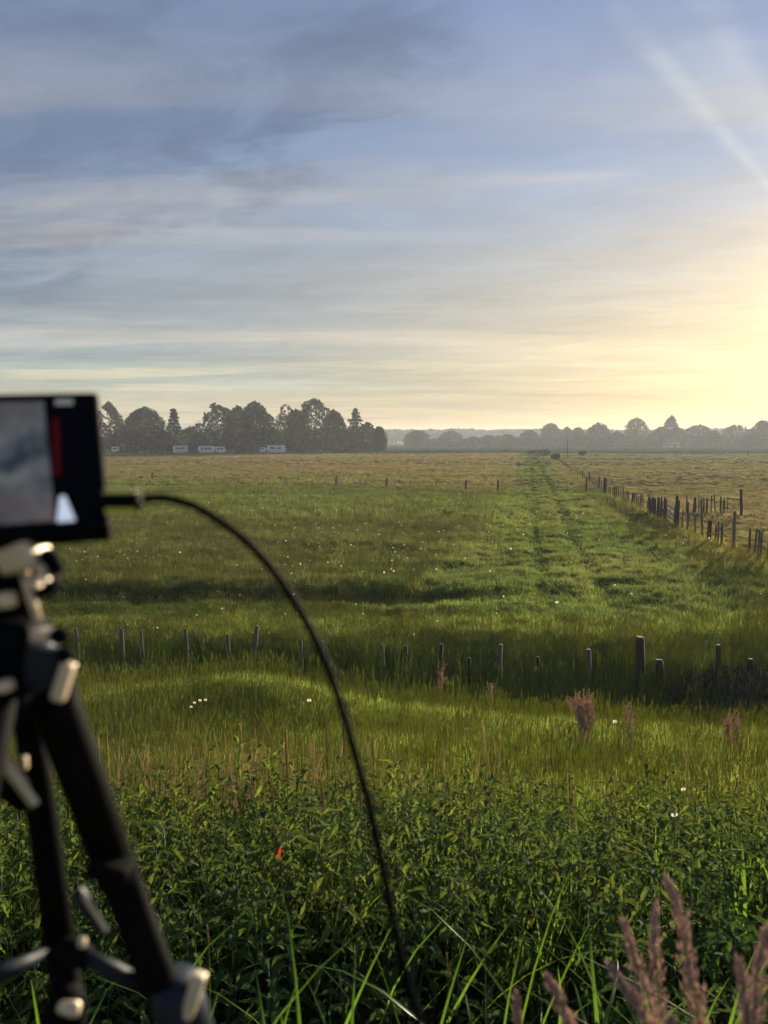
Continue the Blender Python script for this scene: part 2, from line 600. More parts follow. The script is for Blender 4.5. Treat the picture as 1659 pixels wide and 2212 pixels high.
M_pang = foliage('grass_culm', (.13, .15, .04), transl=0.25, gloss=0.06)
M_spike = foliage('brown_spike', tt=(1.05, .97, .82, 1), col=(.30, .19, .085), transl=0.35, gloss=0.03, var=.4, nscale=40)
M_sorrel = foliage('sorrel_seed', tt=(1.05, .97, .82, 1), col=(.42, .31, .28), transl=0.5, gloss=0.03, var=.4, nscale=20)
M_white = foliage('white_petal', tt=(1.05, .97, .82, 1), col=(.75, .75, .70), transl=0.3, gloss=0.02, var=.1)
M_yellow = pbr('yellow_centre', (.55, .38, .05), 0.7)
M_red = foliage('red_leaf', (.34, .03, .02), transl=0.4, gloss=0.05, var=.2)
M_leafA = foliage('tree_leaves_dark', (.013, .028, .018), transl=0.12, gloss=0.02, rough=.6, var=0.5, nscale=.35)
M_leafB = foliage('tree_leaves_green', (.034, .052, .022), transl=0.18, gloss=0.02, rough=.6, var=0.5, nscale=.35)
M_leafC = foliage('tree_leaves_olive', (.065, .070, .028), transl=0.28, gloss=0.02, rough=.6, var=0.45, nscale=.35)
M_conif = foliage('conifer_needles', (.018, .032, .018), transl=0.15, gloss=0.02, rough=.6, var=0.4, nscale=.5)
M_bark = pbr('bark', (.07, .055, .042), 0.9, var=.4, nscale=2)
M_post = pbr('weathered_post', (.17, .14, .105), 0.9, var=.5, nscale=14, stretch=(1, 1, .12), bump=.6)
M_post2 = pbr('dark_post', (.075, .058, .050), 0.9, var=.5, nscale=14, stretch=(1, 1, .12), bump=.6)
M_board = pbr('pale_board', (.42, .36, .33), 0.8, var=.3, nscale=10, stretch=(.2, 1, 1), bump=.3)
M_brush = pbr('brushwood', (.085, .065, .045), 0.95, var=.5, nscale=9)
M_wire = pbr('fence_wire', (.18, .16, .15), 0.6, metal=.7)
M_black = pbr('black_plastic', (.004, .004, .006), 0.7, var=.2, nscale=60, spec=.04)
M_blackg = pbr('black_gloss', (.006, .007, .010), 0.22, spec=.5)
M_rubber = pbr('cable_rubber', (.004, .004, .004), 0.7, var=.2, nscale=80, spec=.04)
M_legm = pbr('tripod_leg_paint', (.006, .0055, .0055), 0.7, var=.25, nscale=40, spec=.03)
M_sunmetal = pbr('sunlit_metal', (.74, .60, .42), 0.45, metal=.2, var=.15, nscale=40)  # warm sunlight on the tripod's metal put into this cream colour
M_bracket = pbr('blue_grey_bracket', (.012, .018, .028), 0.55, metal=0, spec=.25, var=.15, nscale=40)
M_olive = pbr('olive_plug_shell', (.60, .62, .08), 0.35, var=.15, nscale=60)
M_vanw = pbr('caravan_white', (.80, .82, .84), 0.45, var=.06, nscale=1)
M_vang = pbr('caravan_grey_band', (.22, .25, .29), 0.45)
M_win = pbr('dark_window_glass', (.02, .025, .035), 0.12)
M_tyre = pbr('tyre', (.02, .02, .02), 0.8)
M_wallh = pbr('house_render', (.30, .29, .26), 0.9, var=.1, nscale=1)
M_roofh = pbr('house_roof', (.10, .07, .06), 0.85, var=.2, nscale=1)


def mat_ground():
    m, t, o = mat_new('meadow_ground')
    a = t.new('ShaderNodeAttribute', attribute_name='zone')
    g = t.new('ShaderNodeNewGeometry')
    pos = g.outputs['Position']
    n1 = t.noise(pos, 3.2, 6, 0.7)
    n2 = t.noise(t.vm('MULTIPLY', pos, (.16, .8, 1)), 0.9, 5, 0.65)
    n3 = t.noise(pos, 22.0, 4, 0.7)
    k = t.m('MULTIPLY', t.mr(n1, .3, .7, .62, 1.38, smooth=False), t.mr(n2, .3, .7, .78, 1.22, smooth=False))
    k = t.m('MULTIPLY', k, t.mr(n3, .3, .7, .75, 1.25, smooth=False))
    s = t.vm('SCALE', a.outputs['Color']); t.l.new(k, s.node.inputs['Scale'])
    df = t.new('ShaderNodeBsdfDiffuse'); t.l.new(s, df.inputs[0]); df.inputs['Roughness'].default_value = 1.0
    bp = t.new('ShaderNodeBump'); bp.inputs['Strength'].default_value = 1.0; bp.inputs['Distance'].default_value = .25
    t.l.new(t.m('ADD', n1, t.m('MULTIPLY', n2, .8)), bp.inputs['Height']); t.l.new(bp.outputs[0], df.inputs['Normal'])
    t.l.new(df.outputs[0], o.inputs[0])
    return m


M_ground = mat_ground()

# ------------------------------------------------------------------ ground sheet
NR, NC = 470, 300
tt = np.linspace(0, 1, NR)
rows = -14 + 6 + (np.exp(tt * 8.6) - 1) / (math.exp(8.6) - 1) * 4050 + tt * 42
rows[0] = -14
tx = np.linspace(-1, 1, NC)
tx = np.sign(tx) * (0.35 * np.abs(tx) + 0.65 * np.abs(tx) ** 1.6)
X = tx[None, :] * (14 + np.maximum(rows, 0)[:, None] * 1.05)
Y = np.repeat(rows[:, None], NC, 1)
Z = H(X, Y)
V = np.stack([X, Y, Z], -1).reshape(-1, 3)
idx = np.arange(NR * NC).reshape(NR, NC)
F = np.stack([idx[:-1, :-1], idx[:-1, 1:], idx[1:, 1:], idx[1:, :-1]], -1).reshape(-1, 4)
gm = npmesh('ground', V, F, M_ground, True)
ca = gm.color_attributes.new('zone', 'FLOAT_COLOR', 'POINT')
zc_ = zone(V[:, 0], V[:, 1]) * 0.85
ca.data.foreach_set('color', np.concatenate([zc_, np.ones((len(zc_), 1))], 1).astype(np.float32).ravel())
go = link('ground', gm); go['kind'] = 'structure'
go['label'] = 'flat green and brown meadow seen from a grassy dike slope'

# ------------------------------------------------------------------ scatter (geometry nodes, instances of plain meshes)
def proto(name, mesh):
    return bpy.data.objects.new(name, mesh)


def scatter(name, P, rot, scl, tint, idx, protos, label):
    me = bpy.data.meshes.new(name)
    me.vertices.add(len(P)); me.vertices.foreach_set('co', np.asarray(P, np.float32).ravel())
    for nm, typ, arr, key in (('rot', 'FLOAT_VECTOR', rot, 'vector'), ('scl', 'FLOAT_VECTOR', scl, 'vector'), ('tint', 'FLOAT_COLOR', np.concatenate([tint, np.ones((len(P), 1))], 1), 'color'), ('kindex', 'INT', idx, 'value')):
        at_ = me.attributes.new(nm, typ, 'POINT')
        at_.data.foreach_set(key, np.asarray(arr, np.int32 if typ == 'INT' else np.float32).ravel())
    me.update()
    o = link(name, me)
    ng = bpy.data.node_groups.new(name + '_spread', 'GeometryNodeTree')
    ng.interface.new_socket('Geometry', in_out='INPUT', socket_type='NodeSocketGeometry')
    ng.interface.new_socket('Geometry', in_out='OUTPUT', socket_type='NodeSocketGeometry')
    N = ng.nodes; L = ng.links
    gi = N.new('NodeGroupInput'); goo = N.new('NodeGroupOutput'); J = N.new('GeometryNodeJoinGeometry')

    def na(nm, typ):
        n = N.new('GeometryNodeInputNamedAttribute'); n.data_type = typ; n.inputs[0].default_value = nm
        return n.outputs[0]
    ra = na('rot', 'FLOAT_VECTOR'); sa = na('scl', 'FLOAT_VECTOR'); ka = na('kindex', 'INT')
    e2r = N.new('FunctionNodeEulerToRotation'); L.new(ra, e2r.inputs[0])
    for i, p in enumerate(protos):
        oi = N.new('GeometryNodeObjectInfo'); oi.inputs['Object'].default_value = p; oi.inputs['As Instance'].default_value = False
        cmp_ = N.new('FunctionNodeCompare'); cmp_.data_type = 'INT'; cmp_.operation = 'EQUAL'
        L.new(ka, cmp_.inputs[2]); cmp_.inputs[3].default_value = i
        ip = N.new('GeometryNodeInstanceOnPoints')
        L.new(gi.outputs[0], ip.inputs['Points']); L.new(cmp_.outputs[0], ip.inputs['Selection'])
        L.new(oi.outputs['Geometry'], ip.inputs['Instance']); L.new(e2r.outputs[0], ip.inputs['Rotation']); L.new(sa, ip.inputs['Scale'])
        L.new(ip.outputs[0], J.inputs[0])
    L.new(J.outputs[0], goo.inputs[0])
    md = o.modifiers.new('spread', 'NODES'); md.node_group = ng
    o['kind'] = 'stuff'; o['label'] = label
    return o


def blade(mb, base, ang, h, wd, bend, seg=3, twist=0.0):
    """one grass blade: tapered strip that leans and bends"""
    dx_, dy_ = math.cos(ang), math.sin(ang)
    px_, py_ = -math.sin(ang + twist), math.cos(ang + twist)
    vs = []
    for i in range(seg + 1):
        s = i / seg
        r = bend * h * s ** 1.8
        z = h * (s - 0.32 * bend * s ** 2.5)
        wv = wd * (1 - s ** 1.6) * 0.5
        x = base[0] + dx_ * r; y = base[1] + dy_ * r
        if i == seg:
            vs.append((x, y, base[2] + z))
        else:
            vs += [(x - px_ * wv, y - py_ * wv, base[2] + z), (x + px_ * wv, y + py_ * wv, base[2] + z)]
    fs = [(2 * i, 2 * i + 1, 2 * i + 3, 2 * i + 2) for i in range(seg - 1)] + [(2 * seg - 2, 2 * seg - 1, 2 * seg)]
    mb.add(vs, fs)


def clump(n, h, wd, rad, bendr, stalks=0, hv=0.4):
    mb = MB()
    for i in range(n):
        a = random.uniform(0, 2 * PI); r = rad * math.sqrt(random.random())
        blade(mb, (math.cos(a) * r, math.sin(a) * r, -0.03), random.uniform(0, 2 * PI), h * random.uniform(1 - hv, 1 + hv * .5), wd * random.uniform(.7, 1.3), random.uniform(*bendr), 3, random.uniform(-.8, .8))
    for i in range(stalks):
        a = random.uniform(0, 2 * PI); r = rad * random.random()
        b = Vector((math.cos(a) * r, math.sin(a) * r, 0)); hh = h * random.uniform(1.15, 1.7)
        tp = b + Vector((random.uniform(-.1, .1) * hh, random.uniform(-.1, .1) * hh, hh))
        mb.tube([b, tp], [wd * .22, wd * .15], 3, cap=False)
        mb.tube([tp - (tp - b) * .02, tp + (tp - b) * .07, tp + (tp - b) * .16], [wd * .3, wd * .75, wd * .1], 4, cap=False)
    return mb


protos = []
for i in range(4): protos.append(proto('grass_clump', clump(30, .34, .010, .15, (.1, .7)).mesh('grass_clump', M_grass)))
for i in range(3): protos.append(proto('grass_stalks', clump(22, .40, .008, .15, (.05, .45), 6).mesh('grass_stalks', M_grass)))
for i in range(3): protos.append(proto('grass_short', clump(34, .20, .010, .17, (.3, .9)).mesh('grass_short', M_grass)))


def field_pts(y0, y1, dens, margin=2.5, flip=False):
    """random places between two distances, inside a wedge a little wider than the view"""
    hw = lambda y: 0.53 * y + margin
    area = 2 * (0.53 * (y1 ** 2 - y0 ** 2) / 2 + margin * (y1 - y0))
    n = int(area * dens)
    y = rng.uniform(0, 1, n * 2) * (y1 - y0) + y0
    keep = rng.uniform(0, 1, n * 2) < hw(y) / hw(y1)
    y = y[keep][:n]
    x = rng.uniform(-1, 1, len(y)) * hw(y)
    return x, y


def nettle_edge(x):
    return 6.05 - 0.10 * x - 0.035 * x * x + 0.55 * (vn(x * 1.7, x * 0, 91) - .5)


XS, YS, SC, KI = [], [], [], []
for (y0, y1, dens, sc, margin) in ((4.6, 8.0, 190, .85, 2), (8.0, 12.5, 170, .85, 2.5), (12.5, 17, 110, 1.0, 3), (17, 26, 62, 1.0, 4), (26, 42, 26, 1.15, 5), (42, 75, 9.0, 1.5, 8), (75, 140, 2.6, 2.2, 12), (140, 270, .62, 3.4, 20)):
    x, y = field_pts(y0, y1, dens, margin)
    XS.append(x); YS.append(y); SC.append(np.full(len(x), sc))
x = np.concatenate(XS); y = np.concatenate(YS); s = np.concatenate(SC)
keep = y > nettle_edge(x) - 0.3
x, y, s = x[keep], y[keep], s[keep]
# cropped grass on the track and patchy growth
xc = np.interp(y, TY, TX); wd = np.interp(y, [15, 22, 37, 75, 228], [4.0, 4.6, 3.2, 2.8, 4])
tr = np.exp(-(np.abs(x - xc) / wd) ** 3) * ss(16, 20, y)
yy = y + .16 * x
hgt = 0.50 + 0.50 * fbm(x * .7, y * .7, 81)
hgt = hgt * (1 - .34 * tr)
dit = np.exp(-((yy - 14.1) / 1.25) ** 4)
hgt = hgt * (1 + .35 * dit)
hgt = hgt * (1 - .45 * np.exp(-((yy - 12.6) / 1.0) ** 4))
xf = np.interp(y, FY, FX)
hgt = hgt * np.where((x > xf) & (y > 15), .5, 1.0)
hgt = np.where(y > 60, hgt * .62, hgt)
hgt = hgt * (1 - .35 * np.exp(-((y - 19.5) / 1.6) ** 2) * ss(5, 1, x))
ki = rng.integers(0, 4, len(x))
stk = rng.uniform(0, 1, len(x)) < np.where(y < 11, .22, np.where(tr > .4, .02, .30))
ki = np.where(stk, rng.integers(4, 7, len(x)), ki)
ki = np.where((tr > .35) & (rng.uniform(0, 1, len(x)) < .55), rng.integers(7, 10, len(x)), ki)
Pz = H(x, y)
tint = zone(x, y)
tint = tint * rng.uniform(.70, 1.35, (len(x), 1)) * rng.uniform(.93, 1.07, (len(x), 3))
tint = np.where(((ki >= 4) & (ki < 7))[:, None], tint * .8 + STRAW * .13, tint)
rot = np.stack([rng.normal(0, .10, len(x)), rng.normal(0, .10, len(x)), rng.uniform(0, 2 * PI, len(x))], 1)
sv = rng.uniform(.75, 1.25, len(x))
scl = np.stack([s * sv, s * sv, hgt * sv * np.where(s > 1.2, s ** .45, 1.0)], 1)
scatter('meadow_grass', np.stack([x, y, Pz], 1), rot, scl, np.clip(tint * 1.72, 0, 1), ki, protos, 'meadow grass over the field and the dike slope')
print('grass clumps', len(x))

# dry stalks standing along the far edge of the nettles
sx = np.concatenate([rng.normal(-1.05, .35, 60), rng.normal(-2.1, .3, 26), rng.uniform(-3.2, 4.2, 40), rng.normal(.2, .5, 14)])
sy = nettle_edge(sx) - rng.uniform(-.15, .9, len(sx))
mbs = MB()
for a, b in zip(sx, sy):
    z0 = float(H(a, b)); hh = random.uniform(.62, 1.0)
    t0 = Vector((a, b, z0)); tp = t0 + Vector((random.gauss(0, .16) * hh, random.gauss(0, .1) * hh, hh))
    md_ = (t0 + tp) / 2 + Vector((random.gauss(0, .02), 0, 0))
    mbs.tube([t0, md_, tp], [.0052, .0042, .0024], 4, cap=False)
    if random.random() < .4:
        mbs.tube([md_, md_ + Vector((random.uniform(-.14, .14), random.uniform(-.05, .05), random.uniform(.06, .16)))], [.0018, .001], 3, cap=False)
ds = mbs.obj('dry_stalks', M_straw); ds['kind'] = 'stuff'; ds['label'] = 'dead straw stalks along the far edge of the nettles'

# ------------------------------------------------------------------ nettles
def nleaf(L, W, droop, mat, name):
    """a toothed pointed leaf folded along its midrib, stem end at the origin, pointing +x"""
    mb = MB(); n = 9
    mid, le, ri = [], [], []
    for i in range(n + 1):
        s = i / n
        x_ = L * s * (1 - .12 * droop * s)
        z_ = -droop * L * s ** 1.7 * .55 + .10 * L * math.sin(PI * min(1, s * 1.6))
        wv = W * .5 * (math.sin(PI * s ** .62)) ** .9 * (1 - .15 * s)
        tooth = 1.0 if i % 2 else .74
        wv *= tooth if 0 < i < n else 1
        if i == 0: wv = W * .05
        if i == n: wv = 0.0004
        mid.append((x_, 0, z_)); off = L * .03 if i % 2 else 0
        le.append((x_ + off, wv, z_ + wv * .42)); ri.append((x_ + off, -wv, z_ + wv * .42))
    vs = mid + le + ri; m_ = n + 1; fs = []
    for i in range(n):
        fs.append((i, i + 1, m_ + i + 1, m_ + i)); fs.append((i + 1, i, 2 * m_ + i, 2 * m_ + i + 1))
    mb.add(vs, fs)
    return mb.mesh(name, mat, False)


LV = []
for mt in (M_nettle, M_nettle2, M_nettle3):
    LV.append([nleaf(1.0, .36, dr, mt, 'leaf') for dr in (.45, .9, 1.25)])


def nettle_layout(h):
    """(stem points, leaf transforms) of one plant"""
    lean = Vector((random.gauss(0, .07), random.gauss(0, .07), 1)).normalized()
    pts = [lean * (h * t) for t in (0, .35, .7, 1.0)]
    lv = []; az = random.uniform(0, PI); t = random.uniform(.42, .52)
    while t < .985:
        size = (.120 if t < .88 else .120 * (1.08 - t) / .20 + .012) * random.uniform(.8, 1.2)
        size = max(size, .026)
        for k in (0, 1):
            a = az + k * PI + random.gauss(0, .15)
            pitch = (-.05 if t < .8 else -.42) + random.gauss(0, .16)
            lv.append((lean * (h * t), a, pitch, random.gauss(0, .15), size, 2 if t < .6 else (1 if t < .85 else 0)))
        az += PI / 2 + random.gauss(0, .1)
        t += random.uniform(.10, .13) if t < .84 else .05
    return pts, lv


def leaf_matrix(p, a, pitch, roll, size):
    return Matrix.Translation(p) @ Matrix.Rotation(a, 4, 'Z') @ Matrix.Rotation(pitch, 4, 'Y') @ Matrix.Rotation(roll, 4, 'X') @ Matrix.Translation((size * .18, 0, 0)) @ Matrix.Scale(size, 4)


stem_m = MB().tube([(0, 0, 0), (.004, 0, .35), (-.003, .003, .7), (0, 0, 1)], [.0042, .0036, .0030, .0016], 5).mesh('stem', M_nstem, True)

# ground spots of the whole bed
bx, by = [], []
cell = .172
yy_ = 1.15
while yy_ < 6.8:
    hw = .56 * yy_ + .55
    xx_ = -hw
    while xx_ < hw:
        a = xx_ + random.uniform(-.5, .5) * cell; b = yy_ + random.uniform(-.5, .5) * cell
        ed = float(nettle_edge(np.array(a)))
        if b < ed and not (b > 5.0 and random.random() < .35) and not (b < 2.15 and random.random() < .68) and float(vn(a * 1.6, b * 1.6, 123)) > .14:
            bx.append(a); by.append(b)
        xx_ += cell
    yy_ += cell
order = sorted(range(len(bx)), key=lambda i: math.hypot(bx[i], by[i]))
print('nettles', len(order))
NG = 'stinging nettles in the bed on the dike slope'
# which nettles show largest: nearest first, from 1.7 m on
vis = [i for i in order if by[i] > 1.55 and abs(bx[i]) < .53 * by[i] + .1]
near_set = set(vis[:290])
PN, RN, SN, TN, IN = [], [], [], [], []
first = True
for i in order:
    a, b = bx[i], by[i]
    z0 = float(H(a, b)) - .02
    h = random.uniform(.52, .80) * (0.74 if b < 2.2 else 1.0)
    h *= .72 + .56 * float(fbm(np.array(a * .9), np.array(b * .9), 121)) * (1 if b < 4.8 else random.uniform(.8, 1.2))
    if i in near_set:
        hue = random.choices((0, 1, 2), (5, 4, 3) if b > 3.4 else (4, 1, 7))[0]  # deeper greens favoured near by, painting the shade at the front
        XP = (a / b * FPX * math.cos(PITCH) + 384) / K
        row = 'front' if b < 2.0 else ('second' if b < 2.5 else ('middle' if b < 3.1 else 'rear'))
        side = ('behind the tripod' if XP < 420 else 'left of the cable' if XP < 640 else 'beside the cable' if XP < 950 else 'right of the cable' if XP < 1200 else 'below the sorrel' if XP < 1420 else 'by the right edge')
        tone = ('mid-green', 'yellow-green', 'dark green')[hue]
        size_ = 'tall' if h > .70 else ('short' if h < .58 else 'medium')
        root = thing('nettle', f'{size_} {tone} stinging nettle in the {row} rows of the bed, {side}', 'nettle', (a, b, z0), NG)
        pts, lv = nettle_layout(h)
        st = link('stem', stem_m, root)
        q_ = (pts[-1]).to_track_quat('Z', 'X')
        st.rotation_mode = 'QUATERNION'; st.rotation_quaternion = q_; st.scale = (1, 1, pts[-1].length)
        for (p, az, pt, rl, sz, dr) in lv:
            o = link('leaf', LV[hue][dr], root)
            o.matrix_local = leaf_matrix(p, az, -pt * .6 if False else pt * -1.0 * .0 + pt, rl, sz)
    else:
        PN.append((a, b, z0)); RN.append((random.gauss(0, .05), random.gauss(0, .05), random.uniform(0, 2 * PI)))
        SN.append((random.uniform(.9, 1.1),) * 2 + (h / .68,)); IN.append(random.randrange(6))
        TN.append((1, 1, 1))


def nettle_proto(h, hue):
    pts, lv = nettle_layout(h)
    mb = MB().tube(pts, [.0042, .0036, .003, .0016], 5)
    for (p, az, pt, rl, sz, dr) in lv:
        me = LV[hue][dr]; Mx = leaf_matrix(p, az, pt, rl, sz)
        mb.add([Mx @ v.co for v in me.vertices], [tuple(f.vertices) for f in me.polygons])
    return proto('nettle_mass', mb.mesh('nettle_mass', (M_nettle, M_nettle2, M_nettle3)[hue]))


scatter('nettle_bed', PN, RN, SN, np.array(TN), IN, [nettle_proto(.68, (0, 1, 1, 2, 1, 0)[k]) for k in range(6)], 'mass of stinging nettles filling the far part of the bed')

# undergrowth low between the nettles
x, y = field_pts(0.9, 6.6, 70, 1.0)
keep = y < nettle_edge(x) + .2
x, y = x[keep], y[keep]
n_ = len(x)
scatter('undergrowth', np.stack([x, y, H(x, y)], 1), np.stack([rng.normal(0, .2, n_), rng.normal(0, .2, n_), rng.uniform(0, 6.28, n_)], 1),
        np.stack([np.full(n_, 1.1), np.full(n_, 1.1), rng.uniform(.6, 1.3, n_)], 1), np.tile(DARK * 1.1, (n_, 1)) * rng.uniform(.7, 1.4, (n_, 1)), rng.integers(0, 4, n_), protos, 'grass growing low between the nettle stems')  # dark tint paints the shade in the gaps below the nettles

lg = []
for k_ in range(3):
    mb = MB()
    for j in range(7):
        a = random.uniform(0, 6.28); blade(mb, (math.cos(a) * .04, math.sin(a) * .04, 0), random.uniform(0, 6.28), random.uniform(.5, 1.0), random.uniform(.008, .015), random.uniform(.25, 1.3), 7, random.uniform(-.6, .6))
    lg.append(proto('long_clump', mb.mesh('long_clump', M_grass)))
x, y = field_pts(1.2, 6.2, 22.0, .6)
w_ = rng.uniform(0, 1, len(x)) < np.where(y < 2.4, 1.0, .42) * np.where(y < 2.4, .7, .45 + .55 * ss(-.6, .5, x))
x, y = x[w_], y[w_]; n_ = len(x)
scatter('long_grass', np.stack([x, y, H(x, y)], 1), np.stack([rng.normal(0, .15, n_), rng.normal(0, .15, n_), rng.uniform(0, 6.28, n_)], 1),
        np.stack([np.full(n_, 1.)] * 2 + [rng.uniform(.55, 1.0, n_) * np.where(y < 2, .62, .9)], 1), np.array([[.10, .18, .03]]) * rng.uniform(.6, 1.4, (n_, 1)), rng.integers(0, 3, n_), lg, 'long green grass blades growing up through the nettles')

# ------------------------------------------------------------------ long grass tufts with single blades
def long_blade(L, wd, bend, name='blade'):
    mb = MB(); n = 9; vs = []
    for i in range(n + 1):
        s = i / n
        th = bend * s ** 1.5
        # integrate a curve that arches over
        x_ = L * sum(math.sin(bend * ((j + .5) / n) ** 1.6) / n for j in range(i))
        z_ = L * sum(math.cos(bend * ((j + .5) / n) ** 1.6) / n for j in range(i))
        wv = wd * .5 * min(1, .45 + s * 3) * (1 - s ** 2.4)
        if i == n: wv = .0003
        vs += [(x_, -wv, z_ + wv * .25), (x_, 0, z_), (x_, wv, z_ + wv * .25)]
    fs = []
    for i in range(n):
        a = 3 * i
        fs += [(a, a + 1, a + 4, a + 3), (a + 1, a + 2, a + 5, a + 4)]
    mb.add(vs, fs)
    return mb.mesh(name, M_grassnear, True)


BL = [long_blade(1, wdt, bd) for wdt in (.017, .023) for bd in (.5, 1.1, 1.7, 2.2, 2.7)]
TUFTS = [
    (640, 2150, 1.62, 9, .42, 'arching at the bottom edge well left of the cable'),
    (760, 2200, 1.55, 9, .36, 'at the bottom edge just left of the cable'),
    (500, 2230, 1.50, 6, .36, 'at the bottom edge beside the right tripod leg'),
    (850, 2090, 2.0, 7, .46, 'directly behind the lower end of the cable'),
    (925, 2200, 1.70, 7, .42, 'just right of the lower end of the cable'),
    (1070, 2190, 1.8, 8, .46, 'with thin blades below the middle of the nettle bed'),
    (1140, 2100, 2.1, 10, .60, 'tall, bright, wide-bladed, left of the brown seed heads'),
    (1205, 2070, 2.25, 9, .58, 'tall, bright, with tips highest behind the seed heads'),
    (1240, 2180, 1.9, 8, .44, 'low in front of the tall bright tufts'),
    (1385, 2010, 2.45, 7, .52, 'between nettles beyond the tallest seed head'),
    (1540, 2080, 2.2, 6, .46, 'thin, between the two groups of seed heads'),
    (1620, 1840, 3.4, 6, .70, 'tall in the nettles at the right edge'),
    (855, 1880, 3.0, 4, .62, 'with one bright blade right of the cable in the nettles'),
    (1325, 1850, 3.4, 4, .66, 'slim and upright in the nettles beyond the seed heads'),
    (60, 2170, 1.5, 8, .40, 'at the bottom left corner between the tripod legs'),
    (250, 2200, 1.45, 8, .38, 'seen between the two lower tripod legs'),
    (75, 2010, 1.9, 7, .46, 'left of the rear tripod leg'),
    (190, 1930, 2.3, 5, .5, 'behind the brace of the tripod'),
    (560, 2120, 1.8, 6, .44, 'with pale arching blades right of the tripod foot'),
    (1010, 2130, 2.0, 5, .44, 'short and spread, below the nettles right of the cable'),
    (1450, 2190, 1.75, 6, .40, 'low among the stalks of the brown seed heads'),
    (1130, 2210, 1.6, 7, .34, 'at the bottom edge beside the smallest seed head'),
]
for (X_, Y_, dd, nb, LL, where) in TUFTS:
    p = at(X_, Y_, dd)
    gz = float(H(p.x, p.y)) - .02
    root = thing('grass_tuft', 'tuft of long green grass ' + where, 'grass tuft', (p.x, p.y, gz), 'tufts of long grass in front of the nettles')
    up_ = max(LL, (p.z - gz) + LL * .22)
    for k in range(nb):
        o = link('blade', random.choice(BL), root)
        o.location = (random.gauss(0, .035), random.gauss(0, .03), 0)
        o.rotation_euler = (random.gauss(0, .2), random.gauss(0, .2), random.uniform(0, 2 * PI))
        l_ = up_ * random.uniform(.7, 1.2); o.scale = (l_, 1.0 * random.uniform(.7, 1.1), l_)

# ------------------------------------------------------------------ brown seed heads close to the camera
def seed_head(pts, thick, label):
    """pts: top to bottom pixel places with depth; the panicle covers all but the last"""
    P_ = [at(*p) for p in pts]
    stem_end = P_[-1]
    gz = float(H(stem_end.x, stem_end.y))
    dirn = (P_[-1] - P_[-2]).normalized()
    foot = Vector((stem_end.x + dirn.x * .2, stem_end.y + .06, gz))
    root = thing('seed_head', label, 'grass seed head', foot, 'brown grass seed heads close to the camera')
    line = list(reversed(P_)) + []
    wobj(MB().tube([foot, foot.lerp(stem_end, .6) + Vector((0, .01, 0)), *line[:]], [.0022, .002] + [.0017] * (len(line) - 1) + [.0008], 6), 'culm', M_pang, root, True)
    mb = MB()
    # catmull-ish sampling down the panicle
    segs = []
    for i in range(len(P_) - 1):
        for k in range(14): segs.append((P_[i].lerp(P_[i + 1], k / 14), (P_[i] - P_[i + 1]).normalized()))
    n = len(segs)
    for i, (c, up_) in enumerate(segs):
        s = i / n
        env = thick * .98 * (math.sin(PI * min(1, (s + .04) * .62 + .05))) ** .8 * (.72 + .5 * math.sin(s * 40) ** 2)
        for k in range(5):
            a = random.uniform(0, 2 * PI)
            side = up_.cross(Vector((math.cos(a), math.sin(a), .1))).normalized()
            r = env * random.uniform(.12, 1.0)
            b0 = c - up_ * r * .9
            p0 = b0 + side * r
            dn = (up_ * 1.4 + side * random.uniform(.1, .55)).normalized()
            l = random.uniform(.008, .015); wv = random.uniform(.0009, .0017)
            pr = dn.cross(side.cross(dn) + Vector((random.gauss(0, .5), random.gauss(0, .5), random.gauss(0, .5)))).normalized()
            p2 = dn.cross(pr)
            vs = [p0, p0 + dn * l * .4 + pr * wv, p0 + dn * l * .4 + p2 * wv, p0 + dn * l * .4 - pr * wv, p0 + dn * l * .4 - p2 * wv, p0 + dn * l]
            mb.add(vs, [(0, 2, 1), (0, 3, 2), (0, 4, 3), (0, 1, 4), (5, 1, 2), (5, 2, 3), (5, 3, 4), (5, 4, 1)])
            if k == 0: mb.tube([c - up_ * r * 1.6, p0], .0005, 3, cap=False)
    wobj(mb, 'panicle', M_pan, root)
    return root


seed_head([(1440, 1905, .98), (1468, 1960, .97), (1482, 2060, .96), (1500, 2150, .95), (1515, 2230, .95)], .0125, 'tallest brown grass seed head, its tip nodding left, at the lower right')
seed_head([(1347, 1992, .95), (1368, 2060, .95), (1395, 2140, .94), (1425, 2240, .94)], .0095, 'brown seed head leaning left, just left of the upright purple one')
seed_head([(1417, 1958, 1.05), (1412, 2040, 1.04), (1424, 2130, 1.03), (1432, 2230, 1.02)], .010, 'slim purple-brown seed head upright behind the tallest one')
seed_head([(1320, 2090, .90), (1355, 2140, .90), (1388, 2190, .90), (1415, 2250, .90)], .0095, 'short reddish seed head leaning furthest left in the right-hand group')
seed_head([(1598, 2080, .88), (1606, 2140, .88), (1612, 2200, .88), (1622, 2270, .88)], .010, 'seed head with a pink tip, left one of the bunch at the right edge')
seed_head([(1652, 2010, .90), (1640, 2080, .90), (1630, 2160, .89), (1628, 2260, .88)], .011, 'tallest seed head of the bunch cut by the right edge of the picture')
seed_head([(1182, 2112, .92), (1205, 2150, .92), (1225, 2200, .92), (1245, 2260, .92)], .009, 'lone purple-brown seed head at the bottom edge, right of the cable')
seed_head([(1115, 2152, .98), (1118, 2190, .98), (1122, 2240, .98)], .005, 'thin small seed spike poking up at the bottom edge')
seed_head([(1449, 2212, .86), (1440, 2240, .86), (1445, 2280, .86)], .007, 'seed head whose tip only just shows at the bottom edge')
print('done near plants')

